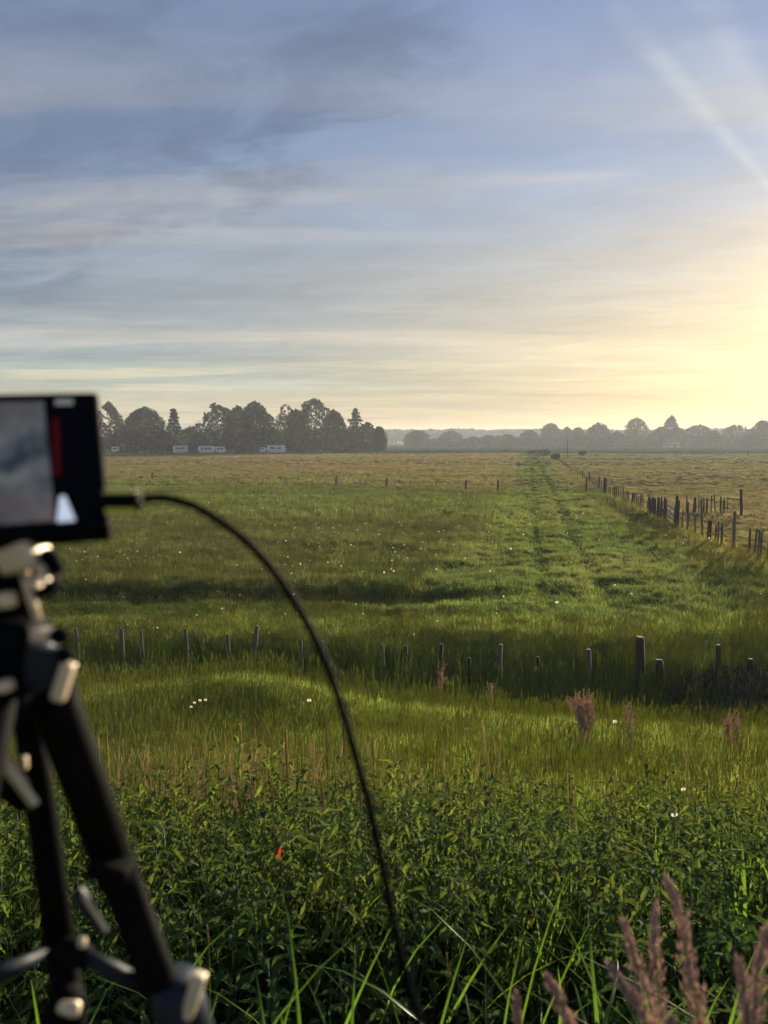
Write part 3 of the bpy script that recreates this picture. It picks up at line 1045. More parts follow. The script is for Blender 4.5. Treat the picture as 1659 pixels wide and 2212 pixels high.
# ------------------------------------------------------------------ brown flower spikes standing above the nettles
SP = [(617, 1578, 1690, 4.6, .011, 'orange-brown foxtail spike, leftmost of the tall ones at the back edge of the nettles'),
      (704, 1556, 1660, 5.0, .011, 'orange-brown foxtail spike standing just left of the cable at the back of the nettles'),
      (741, 1560, 1650, 5.0, .009, 'dark foxtail spike half hidden behind the cable'),
      (803, 1575, 1650, 4.8, .009, 'dark green-brown foxtail spike just right of the cable'),
      (695, 1690, 1750, 3.9, .010, 'greenish foxtail spike in the nettles left of the cable'),
      (776, 1690, 1750, 3.9, .010, 'greenish foxtail spike in the nettles touching the cable'),
      (587, 1680, 1740, 4.0, .007, 'pale thin foxtail spike among the nettles, left of the others'),
      (447, 2000, 2040, 2.6, .006, 'thin pale spike low in the dark nettles'),
      (247, 1520, 1570, 6.5, .010, 'dark curved spike on the grassy slope right of the tripod leg'),
      (793, 1475, 1512, 9.0, .013, 'pale brown spike on the slope before the ditch, right of the cable'),
      (965, 2060, 2110, 2.4, .004, 'thin brown spike between nettles and grass tufts')]
for (X_, y0_, y1_, dd, wd_, lab) in SP:
    a, b = at(X_, y0_, dd), at(X_ + 4, y1_, dd)
    gz = float(H(b.x, b.y)) - .02
    root = thing('flower_spike', lab, 'flower spike', (b.x, b.y, gz), 'foxtail spikes standing out of the nettles')
    wobj(MB().tube([(b.x, b.y, gz), b, a], [.0024, .002, .0015], 5), 'stem', M_pang, root)
    mb = MB()
    n = 7
    mb.tube([b.lerp(a, k / n) for k in range(n + 1)], [wd_ * .62 * (.55 + .5 * math.sin(PI * min(1, (k + .6) / n))) for k in range(n + 1)], 8)
    for k in range(160):
        c = b.lerp(a, random.random()); an = random.uniform(0, 6.28); r = wd_ * .42
        o_ = Vector((math.cos(an), math.sin(an), 0))
        mb.add([c + o_ * r * .6, c + o_ * r * 1.35 + Vector((0, 0, .006)), c + o_ * r * .6 + Vector((-o_.y, o_.x, 0)) * .0016 + Vector((0, 0, .002))], [(0, 1, 2)])
    wobj(mb, 'spike', M_spike, root)

# red leaf and yellowed leaf caught in the nettles
p = at(606, 1828, 3.0); q_ = at(596, 1880, 3.0)
root = thing('red_leaf', 'narrow bright red leaf on a thin red stem in the dark nettles', 'leaf', (q_.x, q_.y, float(H(q_.x, q_.y))))
mb = MB()
nn = [p.lerp(q_, t) for t in (0, .18, .4, .55)]; ww = [.0004, .0055, .0050, .001]
vs = []
for c, w_ in zip(nn, ww): vs += [c + Vector((-w_, 0, 0)), c + Vector((0, .002, 0)), c + Vector((w_, 0, 0))]
fs = []
for i in range(3): fs += [(3 * i, 3 * i + 1, 3 * i + 4, 3 * i + 3), (3 * i + 1, 3 * i + 2, 3 * i + 5, 3 * i + 4)]
wobj(mb.add(vs, fs), 'blade', M_red, root)
wobj(MB().tube([nn[-1], q_], [.0011, .0012], 5), 'stalk', M_red, root)
wobj(MB().tube([q_, (q_.x, q_.y, root.location.z)], [.0012, .0014], 5), 'stem', M_nstem, root)

# ------------------------------------------------------------------ sorrel and white flowers
def sorrel(X_, Yb, Yt, dd, n, spread, label):
    b = at(X_, Yb, dd); t_ = at(X_, Yt, dd)
    gz = float(H(b.x, b.y)) - .02
    root = thing('sorrel_plant', label, 'wild sorrel', (b.x, b.y, gz), 'reddish sorrel plants before the ditch')
    hh = t_.z - gz
    st = MB(); sd = MB()
    for k in range(n):
        a = random.uniform(-1, 1)
        b0 = Vector((b.x + a * spread * .35, b.y + random.uniform(-.15, .15), gz))
        tp = Vector((b.x + a * spread, b0.y, gz + hh * random.uniform(.65, 1.0)))
        st.tube([b0, b0.lerp(tp, .5), tp], [.005, .004, .002], 4, cap=False)
        for j in range(3 + int(4 * random.random())):
            s0 = b0.lerp(tp, random.uniform(.45, .85)); s1 = s0 + Vector((random.uniform(-.09, .09), random.uniform(-.05, .05), random.uniform(.08, .20)))
            st.tube([s0, s1], [.003, .0015], 3, cap=False)
            for m_ in range(16):
                c = s0.lerp(s1, random.random()) + Vector((random.gauss(0, .010), random.gauss(0, .010), 0))
                sd.ball(c, random.uniform(.004, .0085), 4, 3)
        for m_ in range(26):
            c = b0.lerp(tp, random.uniform(.55, 1.0)) + Vector((random.gauss(0, .010), random.gauss(0, .010), 0))
            sd.ball(c, random.uniform(.004, .0085), 4, 3)
    wobj(st, 'stems', M_sorrel, root)
    s_ = wobj(sd, 'seeds', M_sorrel, root); s_['kind'] = 'stuff'


sorrel(1270, 1560, 1478, 9.6, 17, .22, 'large bushy reddish sorrel plant below the ditch, left of the thick posts')
sorrel(1355, 1560, 1512, 9.4, 4, .05, 'single slim reddish sorrel stalk between the bush-like one and the thick post')
sorrel(1588, 1560, 1505, 9.3, 8, .13, 'small reddish sorrel plant before the brush heap')
sorrel(1060, 1520, 1470, 12.0, 3, .04, 'thin pinkish sorrel stalk among the ditch grass in the middle')
sorrel(952, 1470, 1420, 12.8, 4, .12, 'faint reddish sorrel at the foot of a ditch post')


def flower(X_, Y_, dd, r, label):
    c = at(X_, Y_, dd)
    gz = float(H(c.x, c.y)) - .01
    if c.z < gz + .08: gz = c.z - .1
    root = thing('white_flower', label, 'flower', (c.x, c.y, gz), 'white flowers dotted over the grass')
    wobj(MB().tube([(c.x + .02, c.y, gz), c], [.0022, .0016], 4), 'stem', M_pang, root)
    mb = MB()
    for k in range(11):
        a = 2 * PI * k / 11; e = Vector((math.cos(a), -.35 * math.sin(a), math.sin(a) * .75 + .1))
        e.normalize(); sd_ = Vector((-e.z, 0, e.x)).normalized()
        mb.add([c + e * r * .25, c + e * r * .7 + sd_ * r * .22, c + e * r, c + e * r * .7 - sd_ * r * .22], [(0, 1, 2, 3)])
    wobj(mb, 'petals', M_white, root)
    wobj(MB().ball(c + Vector((0, -.003, 0)), (r * .3, r * .2, r * .3), 6, 4), 'centre', M_yellow, root)


for (X_, Y_, dd, r, lab) in [
    (1328, 1559, 9.2, .030, 'bright white flower on the slope below the thick posts'),
    (668, 1513, 8.4, .026, 'white flower on a long stem just left of the cable'),
    (1203, 1301, 20.5, .050, 'largest white flower out in the field before the ditch posts'),
    (1281, 1358, 17.5, .034, 'white flower in the field, left of a close pair'),
    (1300, 1359, 17.5, .034, 'white flower in the field, right of a close pair'),
    (1089, 1361, 17.0, .036, 'white flower in the field right of the bend of the cable'),
    (945, 1341, 18.0, .032, 'small white flower in the field above the ditch posts, right of the cable'),
    (432, 1513, 8.6, .020, 'topmost of the little white flowers on the slope'),
    (444, 1512, 8.6, .018, 'rightmost of the little white flowers on the slope'),
    (420, 1518, 8.5, .018, 'middle one of the little white flowers on the slope'),
    (413, 1527, 8.4, .016, 'lowest of the little white flowers on the slope'),
    (1476, 1705, 4.7, .016, 'tiny white flower among the nettles at the right'),
    (1457, 1760, 4.2, .020, 'whitish flower top standing in the nettles at the right'),
]:
    flower(X_, Y_, dd, r, lab)

fx, fy = [], []
for (y0, y1, n_) in ((16, 24, 70), (24, 34, 260), (34, 46, 330), (46, 62, 200)):
    x, y = field_pts(y0, y1, 1.2, 2)
    sel = rng.permutation(len(x))
    w8 = fbm(x * .12, y * .12, 95)
    sel = [i for i in sel if w8[i] > .42 + .1 * (x[i] > 8)][:n_]
    fx.append(x[sel]); fy.append(y[sel])
x = np.concatenate(fx); y = np.concatenate(fy); sel = (rng.uniform(0, 1, len(x)) < np.where(np.abs(x - np.interp(y, TY, TX)) < 4.5, .25, .75)); x, y = x[sel], y[sel]; n_ = len(x)
fl = MB()
for k in range(7):
    a = 2 * PI * k / 7; e = Vector((math.cos(a), math.sin(a) * .6, math.sin(a) * .8)).normalized()
    s_ = Vector((-e.z, 0, e.x)).normalized()
    fl.add([(0, 0, 0), e * .7 + s_ * .35, e, e * .7 - s_ * .35], [(0, 1, 2, 3)])
fp = proto('flower_dot', fl.mesh('flower_dot', M_white))
fs_ = np.repeat(rng.uniform(.016, .034, (n_, 1)), 3, 1)
scatter('field_flowers', np.stack([x, y, H(x, y) + rng.uniform(.26, .42, n_)], 1), np.stack([rng.normal(0, .3, n_), rng.normal(0, .3, n_), rng.uniform(-.6, .6, n_)], 1), fs_,
        np.ones((n_, 3)), np.zeros(n_, int), [fp], 'white flowers scattered over the meadow')

# ------------------------------------------------------------------ posts
def post_mesh(r, h, square=False, mat=None, top=True):
    mb = MB(); n = 8 if not square else 4
    rs = []; pts = []
    j = random.uniform(-.02, .02)
    for t in (-.15, 0, .3, .62, .93, 1.0):
        pts.append((j * t * .6 + random.gauss(0, r * .08), random.gauss(0, r * .08), t * h if t > 0 else t))
        rs.append(r * (1.06 - .10 * max(t, 0)) * (1 if t < .99 else .86) * random.uniform(.95, 1.05))
    mb.tube(pts, rs, n, ref=Vector((0, 1, 0)))
    return mb.mesh('post', mat or M_post, False)


NEAR = [  # top x, top y, base x, base y, width (picture), label
    (125, 1360, 128, 1425, 8, 'pale', 'grey ditch post almost hidden behind the tripod collar'),
    (163, 1357, 171, 1423, 8, '', 'ditch post with a sunlit right edge, first one right of the tripod'),
    (263, 1357, 266, 1435, 11, '', 'stout ditch post, second one right of the tripod'),
    (305, 1362, 312, 1440, 6.5, '', 'thin ditch post leaning left, close beside the stout one'),
    (400, 1358, 406, 1440, 8, '', 'ditch post standing alone, fourth from the tripod'),
    (491, 1371, 499, 1443, 7, '', 'short ditch post leaning left, next to the one that leans right'),
    (555, 1352, 549, 1445, 8.5, '', 'tall ditch post leaning right, tallest left of the cable'),
    (650, 1379, 653, 1452, 7, 'pale', 'pale grey ditch post, last one left of the cable'),
    (697, 1385, 699, 1446, 7, 'pale', 'faint ditch post right behind the cable'),
    (826, 1393, 829, 1462, 7, '', 'narrow ditch post, first one right of the cable'),
    (877, 1395, 873, 1485, 10, 'dark', 'broad ditch post leaning right, second from the cable on the right'),
    (954, 1391, 950, 1466, 9, 'dark', 'dark ditch post with pinkish sorrel at its foot'),
    (1014, 1420, 1015, 1484, 7, 'dark', 'short ditch post between two taller ones in the middle'),
    (1081, 1392, 1079, 1488, 9.5, '', 'tall straight ditch post between two short ones'),
    (1162, 1418, 1167, 1480, 6.5, 'dark', 'short thin dark ditch post leaning left'),
    (1271, 1402, 1273, 1482, 11, '', 'ditch post standing directly above the bushy reddish sorrel'),
    (1382, 1375, 1386, 1500, 20, 'dark', 'thickest and tallest dark post at the ditch'),
    (1424, 1425, 1426, 1497, 18, 'dark', 'thick low stump right beside the tallest dark post'),
    (1552, 1393, 1553, 1470, 12, 'dark', 'dark post standing in the brush heap'),
    (1622, 1423, 1619, 1475, 13, 'dark', 'short dark post at the right end of the brush heap'),
]
for (X0, Y0, X1, Y1, wd_, kd, lab) in NEAR:
    yb = 15.35 - (X1 - 171) / 1450 * 1.9
    dd = yb * math.cos(PITCH)
    bs = at(X1, Y1, 1); tpd = at(X0, Y0, 1)
    db = (bs - CAM); b = CAM + db * (yb / db.y)
    dt = (tpd - CAM); t_ = CAM + dt * (yb / dt.y)
    gz = float(H(b.x, b.y))
    sl_ = (t_ - b); up_ = sl_.normalized()
    foot = b + up_ * ((gz - b.z) / up_.z)
    h = (t_ - foot).length
    r = wd_ * K * .5 / FPX * yb
    o = link('fence_post', post_mesh(r, h, False, M_post2 if kd == 'dark' else M_post), None, foot)
    o.rotation_mode = 'QUATERNION'; o.rotation_quaternion = up_.to_track_quat('Z', 'Y')
    tag(o, lab, 'post', 'old wooden posts along the near ditch')

# ------------------------------------------------------------------ brush heap on the ditch bank
hc = at(1600, 1475, 1); dh = hc - CAM; hc = CAM + dh * (13.35 / dh.y)
hz = float(H(hc.x, hc.y))
root = thing('brush_heap', 'dark heap of cut branches on the ditch bank around two posts', 'brush heap', (hc.x, hc.y, hz))
mb = MB()
nx_, ny_ = 30, 12
vs = []
for i in range(nx_):
    for j in range(ny_):
        u = i / (nx_ - 1) * 2 - 1; v__ = j / (ny_ - 1) * 2 - 1
        hx = .74 * max(0, (1 - abs(u) ** 2.4)) * max(0, 1 - v__ ** 2) ** .6 * (.45 + .9 * float(fbm(u * 3.5 + 9, v__ * 3, 12))) * (1.15 if u > -.3 else .85)
        vs.append((u * 1.65, v__ * .55 + .1, hx - .12 + random.gauss(0, .015)))
fs = [(i * ny_ + j, (i + 1) * ny_ + j, (i + 1) * ny_ + j + 1, i * ny_ + j + 1) for i in range(nx_ - 1) for j in range(ny_ - 1)]
MB().add(vs, fs).obj('mound', M_brush, root)
tw = MB()
for k in range(1500):
    u = random.uniform(-1, 1) * .95; v__ = random.uniform(-.95, .5)
    z_ = .74 * max(0, (1 - abs(u) ** 2.4)) * max(0, 1 - v__ ** 2) ** .6
    c = Vector((u * 1.65, v__ * .55 + .1, z_ - .02))
    dr = Vector((random.gauss(0, 1), random.gauss(0, .5), random.gauss(.12, .42))).normalized()
    l = random.uniform(.10, .34)
    m1 = c + dr * l * .5 + Vector((random.gauss(0, .02), 0, random.gauss(0, .03)))
    tw.tube([c - dr * l * .4, m1, c + dr * l], [.006, .0045, .0015], 3, cap=False)
t_ = tw.obj('twigs', M_brush, root); t_['kind'] = 'stuff'

# ------------------------------------------------------------------ right-hand pasture fence
def to_fence(xz, yz):
    return 1132 + xz * .318, 960.4 + yz * .318


def ground_of(X_, Y_):
    p = onground(X_, Y_, 0)
    for _ in range(4):
        p = onground(X_, Y_, float(H(p.x, p.y)))
    return p


ROW1 = [(320, 160, 192, 8, 0), (334, 170, 198, 5, 0), (350, 172, 206, 5, 0), (365, 174, 214, 8, 0), (382, 178, 218, 6, 1), (395, 180, 224, 10, 1), (408, 186, 232, 6, 0), (424, 196, 246, 5, 0),
        (440, 190, 262, 10, 1), (452, 208, 270, 5, 0), (464, 212, 280, 6, 0), (480, 214, 288, 6, 0), (496, 222, 298, 5, 0), (508, 220, 308, 12, 1), (524, 240, 322, 7, 0), (543, 226, 340, 20, 1), (558, 270, 344, 7, 0),
        (572, 290, 346, 7, 0), (586, 284, 350, 8, 1), (600, 286, 354, 8, 0), (612, 284, 360, 10, 1), (626, 286, 364, 8, 1), (640, 284, 370, 8, 0), (654, 286, 374, 8, 0), (670, 284, 382, 10, 0),
        (684, 316, 384, 6, 0), (700, 312, 394, 9, 0), (712, 318, 398, 6, 0), (734, 328, 410, 14, 1), (748, 332, 412, 7, 0), (762, 330, 418, 9, 0), (776, 350, 420, 7, 0), (790, 336, 424, 12, 1), (806, 340, 430, 9, 0),
        (835, 330, 446, 10, 2), (852, 352, 456, 14, 1)]
DENSE = [(846 + k * 11.5, 362 + 8 * math.sin(k * 2.1) - (8 if k in (0, 9) else 0), 466 + k * 6.6, 12, 1) for k in range(11)]
ROW1B = [(1028, 345, 566, 20, 3), (1043, 376, 572, 16, 3), (1072, 442, 584, 10, 0), (1110, 386, 600, 14, 0), (1162, 470, 618, 11, 4), (1213, 372, 640, 15, 4), (1254, 512, 670, 28, 1), (1298, 542, 676, 12, 3),
         (1316, 522, 690, 13, 0), (1342, 530, 698, 16, 0), (1423, 450, 720, 20, 0), (1530, 565, 742, 16, 0), (1565, 572, 744, 13, 3), (1590, 576, 786, 15, 0), (1607, 592, 790, 14, 0), (1655, 602, 802, 14, 3)]
fr = ground_of(*to_fence(800, 430))
fence = thing('pasture_fence', 'long line of uneven wooden stakes running from the right edge to the far fields', 'fence', fr)
rowpts = []
GP = {}


def put_post(root, xz, yt, yb, wz, kd, name='post'):
    X_, Yt = to_fence(xz, yt); _, Yb = to_fence(xz, yb)
    b = ground_of(X_, Yb)
    dv = at(X_, Yt, 1) - CAM; t_ = CAM + dv * (b.y / dv.y)
    h = max(.3, t_.z - b.z); r = wz * .318 * K * .5 / FPX * b.y
    r = min(r, .14)
    me = post_mesh(r, h, False, M_post2 if kd in (1, 3) else M_post)
    o = link(name, me, root, b - root.location)
    o.rotation_euler = (random.gauss(0, .03), {2: .12, 4: .045}.get(kd, random.gauss(0, .025)), random.uniform(0, 3))
    return b, h


for r_ in ROW1 + DENSE + ROW1B:
    b, h = put_post(fence, *r_)
    rowpts.append((b, h))
# far stretch where the stakes shrink towards the turn in the ditch
for k in range(16):
    t = k / 16
    X_ = 1188 + t * 44; Y_ = 984 + t * 33
    b = ground_of(X_, Y_)
    o = link('post', post_mesh(.07, random.uniform(.7, 1.0), False, M_post2), fence, b - fence.location)
wmb = MB()
allp = sorted(rowpts, key=lambda q: -q[0].y)
for zf in (.55, .9):
    for (a, ha), (b, hb) in zip(allp[:-1], allp[1:]):
        A = a + Vector((0, 0, min(ha, 1.0) * zf)); B = b + Vector((0, 0, min(hb, 1.0) * zf))
        if (A - B).length < 14: wmb.tube([A, (A + B) / 2 - Vector((0, 0, .02)), B], .003, 3, cap=False)
wobj(wmb, 'wire', M_wire, fence)

g0 = ground_of(*to_fence(965, 545)); g1 = ground_of(*to_fence(1026, 566))
gate = thing('field_gate', 'small field gate of four pale sloping boards between the dense stakes and a dark post', 'gate', g0)
for k in range(4):
    zt = .95 - k * .27
    a = Vector((0, 0, zt + .16)); b = (g1 - g0) * .92 + Vector((0, 0, zt - .05))
    mb = MB(); dr = (b - a); L_ = dr.length
    Mx = dr.to_track_quat('X', 'Z').to_matrix()
    mb.box((0, 0, 0), (L_ / 2, .014, .055), None, .004)
    o = mb.obj('board', M_board, gate, False, (a + b) / 2)
    o.rotation_mode = 'QUATERNION'; o.rotation_quaternion = Mx.to_quaternion()
o = MB().box((0, 0, .5), (.03, .03, .55), None, .006).obj('stile', M_post, gate, False, (0, 0, 0))
o = MB().box((0, 0, .5), (.03, .03, .55), None, .006).obj('stile', M_post, gate, False, (g1 - g0) * .92)

ROW2 = [(1103, 345, 468, 11, 0), (1150, 362, 468, 12, 1), (1163, 356, 470, 12, 3), (1187, 345, 470, 8, 0), (1205, 362, 472, 8, 0), (1220, 362, 472, 10, 1), (1240, 362, 472, 12, 1), (1270, 345, 470, 8, 0),
        (1300, 340, 470, 8, 2), (1335, 352, 468, 11, 3), (1350, 372, 466, 8, 0), (1363, 372, 466, 8, 1), (1380, 356, 464, 8, 0)]
cp = ground_of(*to_fence(1250, 470))
corral = thing('corral_fence', 'short row of stakes with a rail to a tall leaning post behind the long fence', 'fence', cp)
for r_ in ROW2: put_post(corral, *r_)
tb, th_ = put_post(corral, 1476, 300, 486, 19, 3, 'tall_post')
corral.children[-1].rotation_euler = (0, -.06, .3)
A = ground_of(*to_fence(1352, 468)); B = tb
wobj(MB().tube([A + Vector((0, 0, .95)), B + Vector((-.1, 0, .98))], [.045, .045], 6), 'rail', M_post, corral)

# low fence across the left of the field
LF = [(237, 95), (310, 101), (385, 104), (458, 106), (527, 108), (612, 113), (695, 116), (775, 112), (950, 122), (1035, 118), (1127, 126), (1210, 124), (1300, 126), (1402, 136), (1513, 138)]
first = ground_of(137 + 775 * .62, 974 + 112 * .62)
low = thing('low_fence', 'low line of small posts between the green and the brown grass', 'fence', first)
for (xz, yz) in LF:
    b = ground_of(137 + xz * .62, 974 + yz * .62 + 1.5)
    big = xz in (950, 1127, 1402, 1513, 310)
    o = link('post', post_mesh(.10 if big else .06, .95 if big else .72, False, M_post2 if big else M_post), low, b - low.location)
    o.rotation_euler = (random.gauss(0, .05), random.gauss(0, .05), 0)

# lone stake left of the long fence
b = ground_of(*to_fence(425, 328))
tag(link('lone_stake', post_mesh(.09, 1.25, False, M_post2), None, b), 'dark stake standing by itself on the grass left of the long fence', 'post')
b = ground_of(1225, 993)
tag(link('pole', post_mesh(.10, 5.2, False, M_post2), None, b), 'thin tall pole in the hazy far field where the fence begins', 'pole')
for X_, Yb_, hh in ((1337, 986, 1.6), (1495, 985, 1.9), (1371, 985, 1.2), (1615, 987, 1.9)):
    b = ground_of(X_, Yb_)
    tag(link('ditch_stake', post_mesh(.10, hh, False, M_post2), None, b), 'thin stake at the dark ditch line across the far right field', 'post', 'stakes along the far ditch')

# ------------------------------------------------------------------ trees
def leaf_quads(C_, size, up=.4):
    n = len(C_)
    a = rng.normal(0, 1, (n, 3)); a /= np.linalg.norm(a, axis=1)[:, None]
    b = np.cross(a, rng.normal(0, 1, (n, 3))); b /= np.linalg.norm(b, axis=1)[:, None]
    s = (size * rng.uniform(.6, 1.4, n))[:, None]
    P0 = C_ - a * s; P1 = C_ + b * s * .62 + a * s * .1; P2 = C_ + a * s; P3 = C_ - b * s * .62 - a * s * .1
    return np.stack([P0, P1, P2, P3], 1).reshape(-1, 3)


def lobe_points(lobes, n, shell=.5):
    vol = np.array([l[3] * l[4] * l[5] for l in lobes]) ** .72
    k = rng.choice(len(lobes), n, p=vol / vol.sum())
    L = np.array(lobes)[k]
    u = rng.normal(0, 1, (n, 3)); u /= np.linalg.norm(u, axis=1)[:, None]
    r = rng.uniform(0, 1, n) ** shell
    return L[:, :3] + u * L[:, 3:6] * r[:, None] * rng.uniform(.86, 1.12, n)[:, None]


def tree(X_, D, Yt, wide, label, mat, kind='round', nleaf=2600, group=None, gapy=0.0, Yb=None, low_=.06, extra=None):
    """a tree whose crown top shows at Yt and which is `wide` picture units across, D metres away"""
    c = CAM + (at(X_, Yt, 1) - CAM) * (D / (at(X_, Yt, 1) - CAM).y)
    zt = c.z; x0 = c.x; unit = K / FPX * D
    gz = float(H(x0, D)) - .1
    h = zt - gz; wr = wide * unit * .5
    root = thing('tree' if kind != 'conifer' else 'conifer', label, 'tree', (x0, D, gz), group)
    tk = MB(); rt = max(.22, h * .022)
    if kind == 'conifer':
        tk.tube([(0, 0, 0), (0, 0, h * .5), (0, 0, h * .97)], [rt, rt * .7, .05], 7)
        pts = []
        nt = 13
        for i in range(nt):
            s = i / nt; z_ = h * (.08 + .90 * s); rr = 1.5 * wr * (1 - s) ** .85 * random.uniform(.7, 1.25) + .25
            for j in range(9):
                a = random.uniform(0, 2 * PI); l = rr * random.uniform(.7, 1.1)
                e = Vector((math.cos(a), math.sin(a), -.18))
                if j < 5: tk.tube([(0, 0, z_), (e.x * l, e.y * l, z_ + e.z * l * .6 + .1 * l)], [rt * .22, .03], 3, cap=False)
                m_ = int(nleaf / nt / 9)
                tq = rng.uniform(.12, 1, m_) ** .7
                pts.append(np.stack([e.x * l * tq, e.y * l * tq, z_ - .12 * l * tq ** 2 * 1.5 + rng.normal(0, .16, m_)], 1) + rng.normal(0, .17, (m_, 3)))
        P = np.concatenate(pts)
        Q = leaf_quads(P, .42)
    else:
        n_l = int(nleaf * 1.35); sd_ = random.randrange(1000)
        s0 = low_
        sc_ = rng.uniform(0, 1, n_l); an = rng.uniform(0, 2 * PI, n_l)
        fat = random.uniform(.36, .50); bot = random.uniform(.70, .95)

        def env(q, a_):
            up__ = np.sqrt(np.clip(1 - (np.maximum(q - fat, 0) / (1 - fat)) ** 2.1, 0, 1))
            lw_ = bot + (1 - bot) * np.clip(q / fat, 0, 1)
            lump = .80 + .42 * vn(a_ * 1.3, q * 5.5, sd_) * (1 if kind == 'round' else 1.15) - .12 * vn(a_ * 3.1, q * 13, sd_ + 5)
            side = 1 + (vn(np.cos(a_) * 1.3 + 5, q * 2.2, sd_ + 9) - .5) * (.28 if kind == 'round' else .6)
            return np.where(q > fat, up__, lw_) * lump * side
        rad_ = env(sc_, an) * wr * rng.uniform(0, 1, n_l) ** .38
        topn = .93 + .14 * vn(np.cos(an) * 2.2 + 3, np.sin(an) * 2.2, sd_ + 3)
        P = np.stack([np.cos(an) * rad_, np.sin(an) * rad_, h * (s0 + (1 - s0) * sc_) * np.where(sc_ > .6, topn, 1)], 1)
        if kind == 'airy':
            hole = vn(P[:, 0] * .55 + 20, P[:, 2] * .65 + P[:, 1] * .3, sd_ + 7)
            P = P[(hole < .60) | (sc_ < .25)]
        mx_ = P[:, 2].max(); P[:, 2] *= np.where(P[:, 2] > h * .5, 1.0, 1.0) * h / mx_
        tk.tube([(0, 0, 0), (random.gauss(0, .2), 0, h * .3), (random.gauss(0, .4), 0, h * .62)], [rt, rt * .75, rt * .35], 7)
        for k_ in range(9):
            a_ = random.uniform(0, 2 * PI); q_ = random.uniform(.4, .85); r_e = float(env(np.array(q_), np.array(a_))) * wr * .8
            zs = h * random.uniform(.15, .4)
            tk.tube([(0, 0, zs), (math.cos(a_) * r_e * .5, math.sin(a_) * r_e * .5, (zs + h * q_) * .52), (math.cos(a_) * r_e, math.sin(a_) * r_e, h * q_)], [rt * .42, rt * .28, rt * .08], 4, cap=False)
        Q = leaf_quads(P, .46 if D < 400 else .70)
    tk.obj('trunk', M_bark, root, True)
    me = npmesh('crown', Q, np.arange(len(Q)).reshape(-1, 4), mat)
    link('crown', me, root)
    return root


LG = 'dark trees behind the caravans'
tree(236, 300, 868, 62, 'tall airy tree half hidden behind the monitor edge', M_leafB, 'airy', 3000, LG)
tree(309, 296, 879, 104, 'broad very dark dome-shaped tree, second from the monitor', M_leafA, 'round', 5200, LG, extra=[(0, .45, .82, .45), (-.1, .62, .6, .32), (.05, .80, .35, .18), (-.45, .40, .5, .32), (.5, .38, .5, .33), (.2, .66, .5, .25), (-.35, .68, .35, .2), (.75, .28, .25, .25), (-.8, .25, .22, .22)])
tree(374, 292, 877, 44, 'dark conifer with ragged tiers between the dome-shaped tree and the wide oak', M_conif, 'conifer', 3600, LG)
tree(412, 318, 920, 50, 'low grey-green bush-like tree in the gap beside the conifer', M_leafC, 'round', 1500, LG)
tree(468, 292, 871, 100, 'wide spreading tree with sky gaps in its left side above the middle caravan', M_leafA, 'airy', 4600, LG)
tree(512, 300, 876, 60, 'dark middle tree between the wide spreading one and the round-topped one', M_leafA, 'round', 2600, LG)
tree(552, 290, 866, 80, 'tall dark round-topped tree at the middle of the group', M_leafA, 'round', 4400, LG)
tree(616, 305, 873, 52, 'thin airy tree beside the gap in the middle of the row', M_leafB, 'airy', 1900, LG)
tree(640, 296, 884, 58, 'narrow green tree left of the tallest crown', M_leafB, 'round', 2400, LG)
tree(676, 300, 860, 84, 'tallest tree of the group with a light airy crown top', M_leafB, 'airy', 4600, LG)
tree(722, 290, 885, 66, 'tree tinted olive for the sunlit right side of the tallest crown', M_leafC, 'round', 3000, LG)  # lighter leaf colour stands in for sunlight on the tall tree's side
tree(768, 296, 876, 46, 'slim pointed conifer near the right end of the row', M_conif, 'conifer', 2800, LG)
tree(790, 300, 912, 48, 'lower bushy tree between the slim conifer and the last small tree', M_leafB, 'round', 1600, LG)
tree(818, 302, 922, 38, 'small round tree at the right end of the row', M_leafA, 'round', 1500, LG)
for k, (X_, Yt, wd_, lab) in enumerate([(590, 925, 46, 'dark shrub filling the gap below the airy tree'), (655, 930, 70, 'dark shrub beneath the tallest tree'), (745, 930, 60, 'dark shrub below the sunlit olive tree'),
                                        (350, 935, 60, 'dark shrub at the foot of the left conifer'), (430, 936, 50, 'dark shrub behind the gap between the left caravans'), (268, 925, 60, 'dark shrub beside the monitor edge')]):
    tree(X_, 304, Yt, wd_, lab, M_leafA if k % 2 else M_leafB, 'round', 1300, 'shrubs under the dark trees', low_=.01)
tree(533, 272, 949, 56, 'rounded green bush in front of the dark trees, left of the white van', M_leafC, 'round', 1300, 'shrubs under the dark trees', low_=.01)
# trees off to the left, seen only when the view moves
for k in range(5):
    tree(60 - k * 70, 300, 885 + (k % 3) * 12, 80, 'dark tree in the row behind the monitor', M_leafA, 'round', 1500, LG)

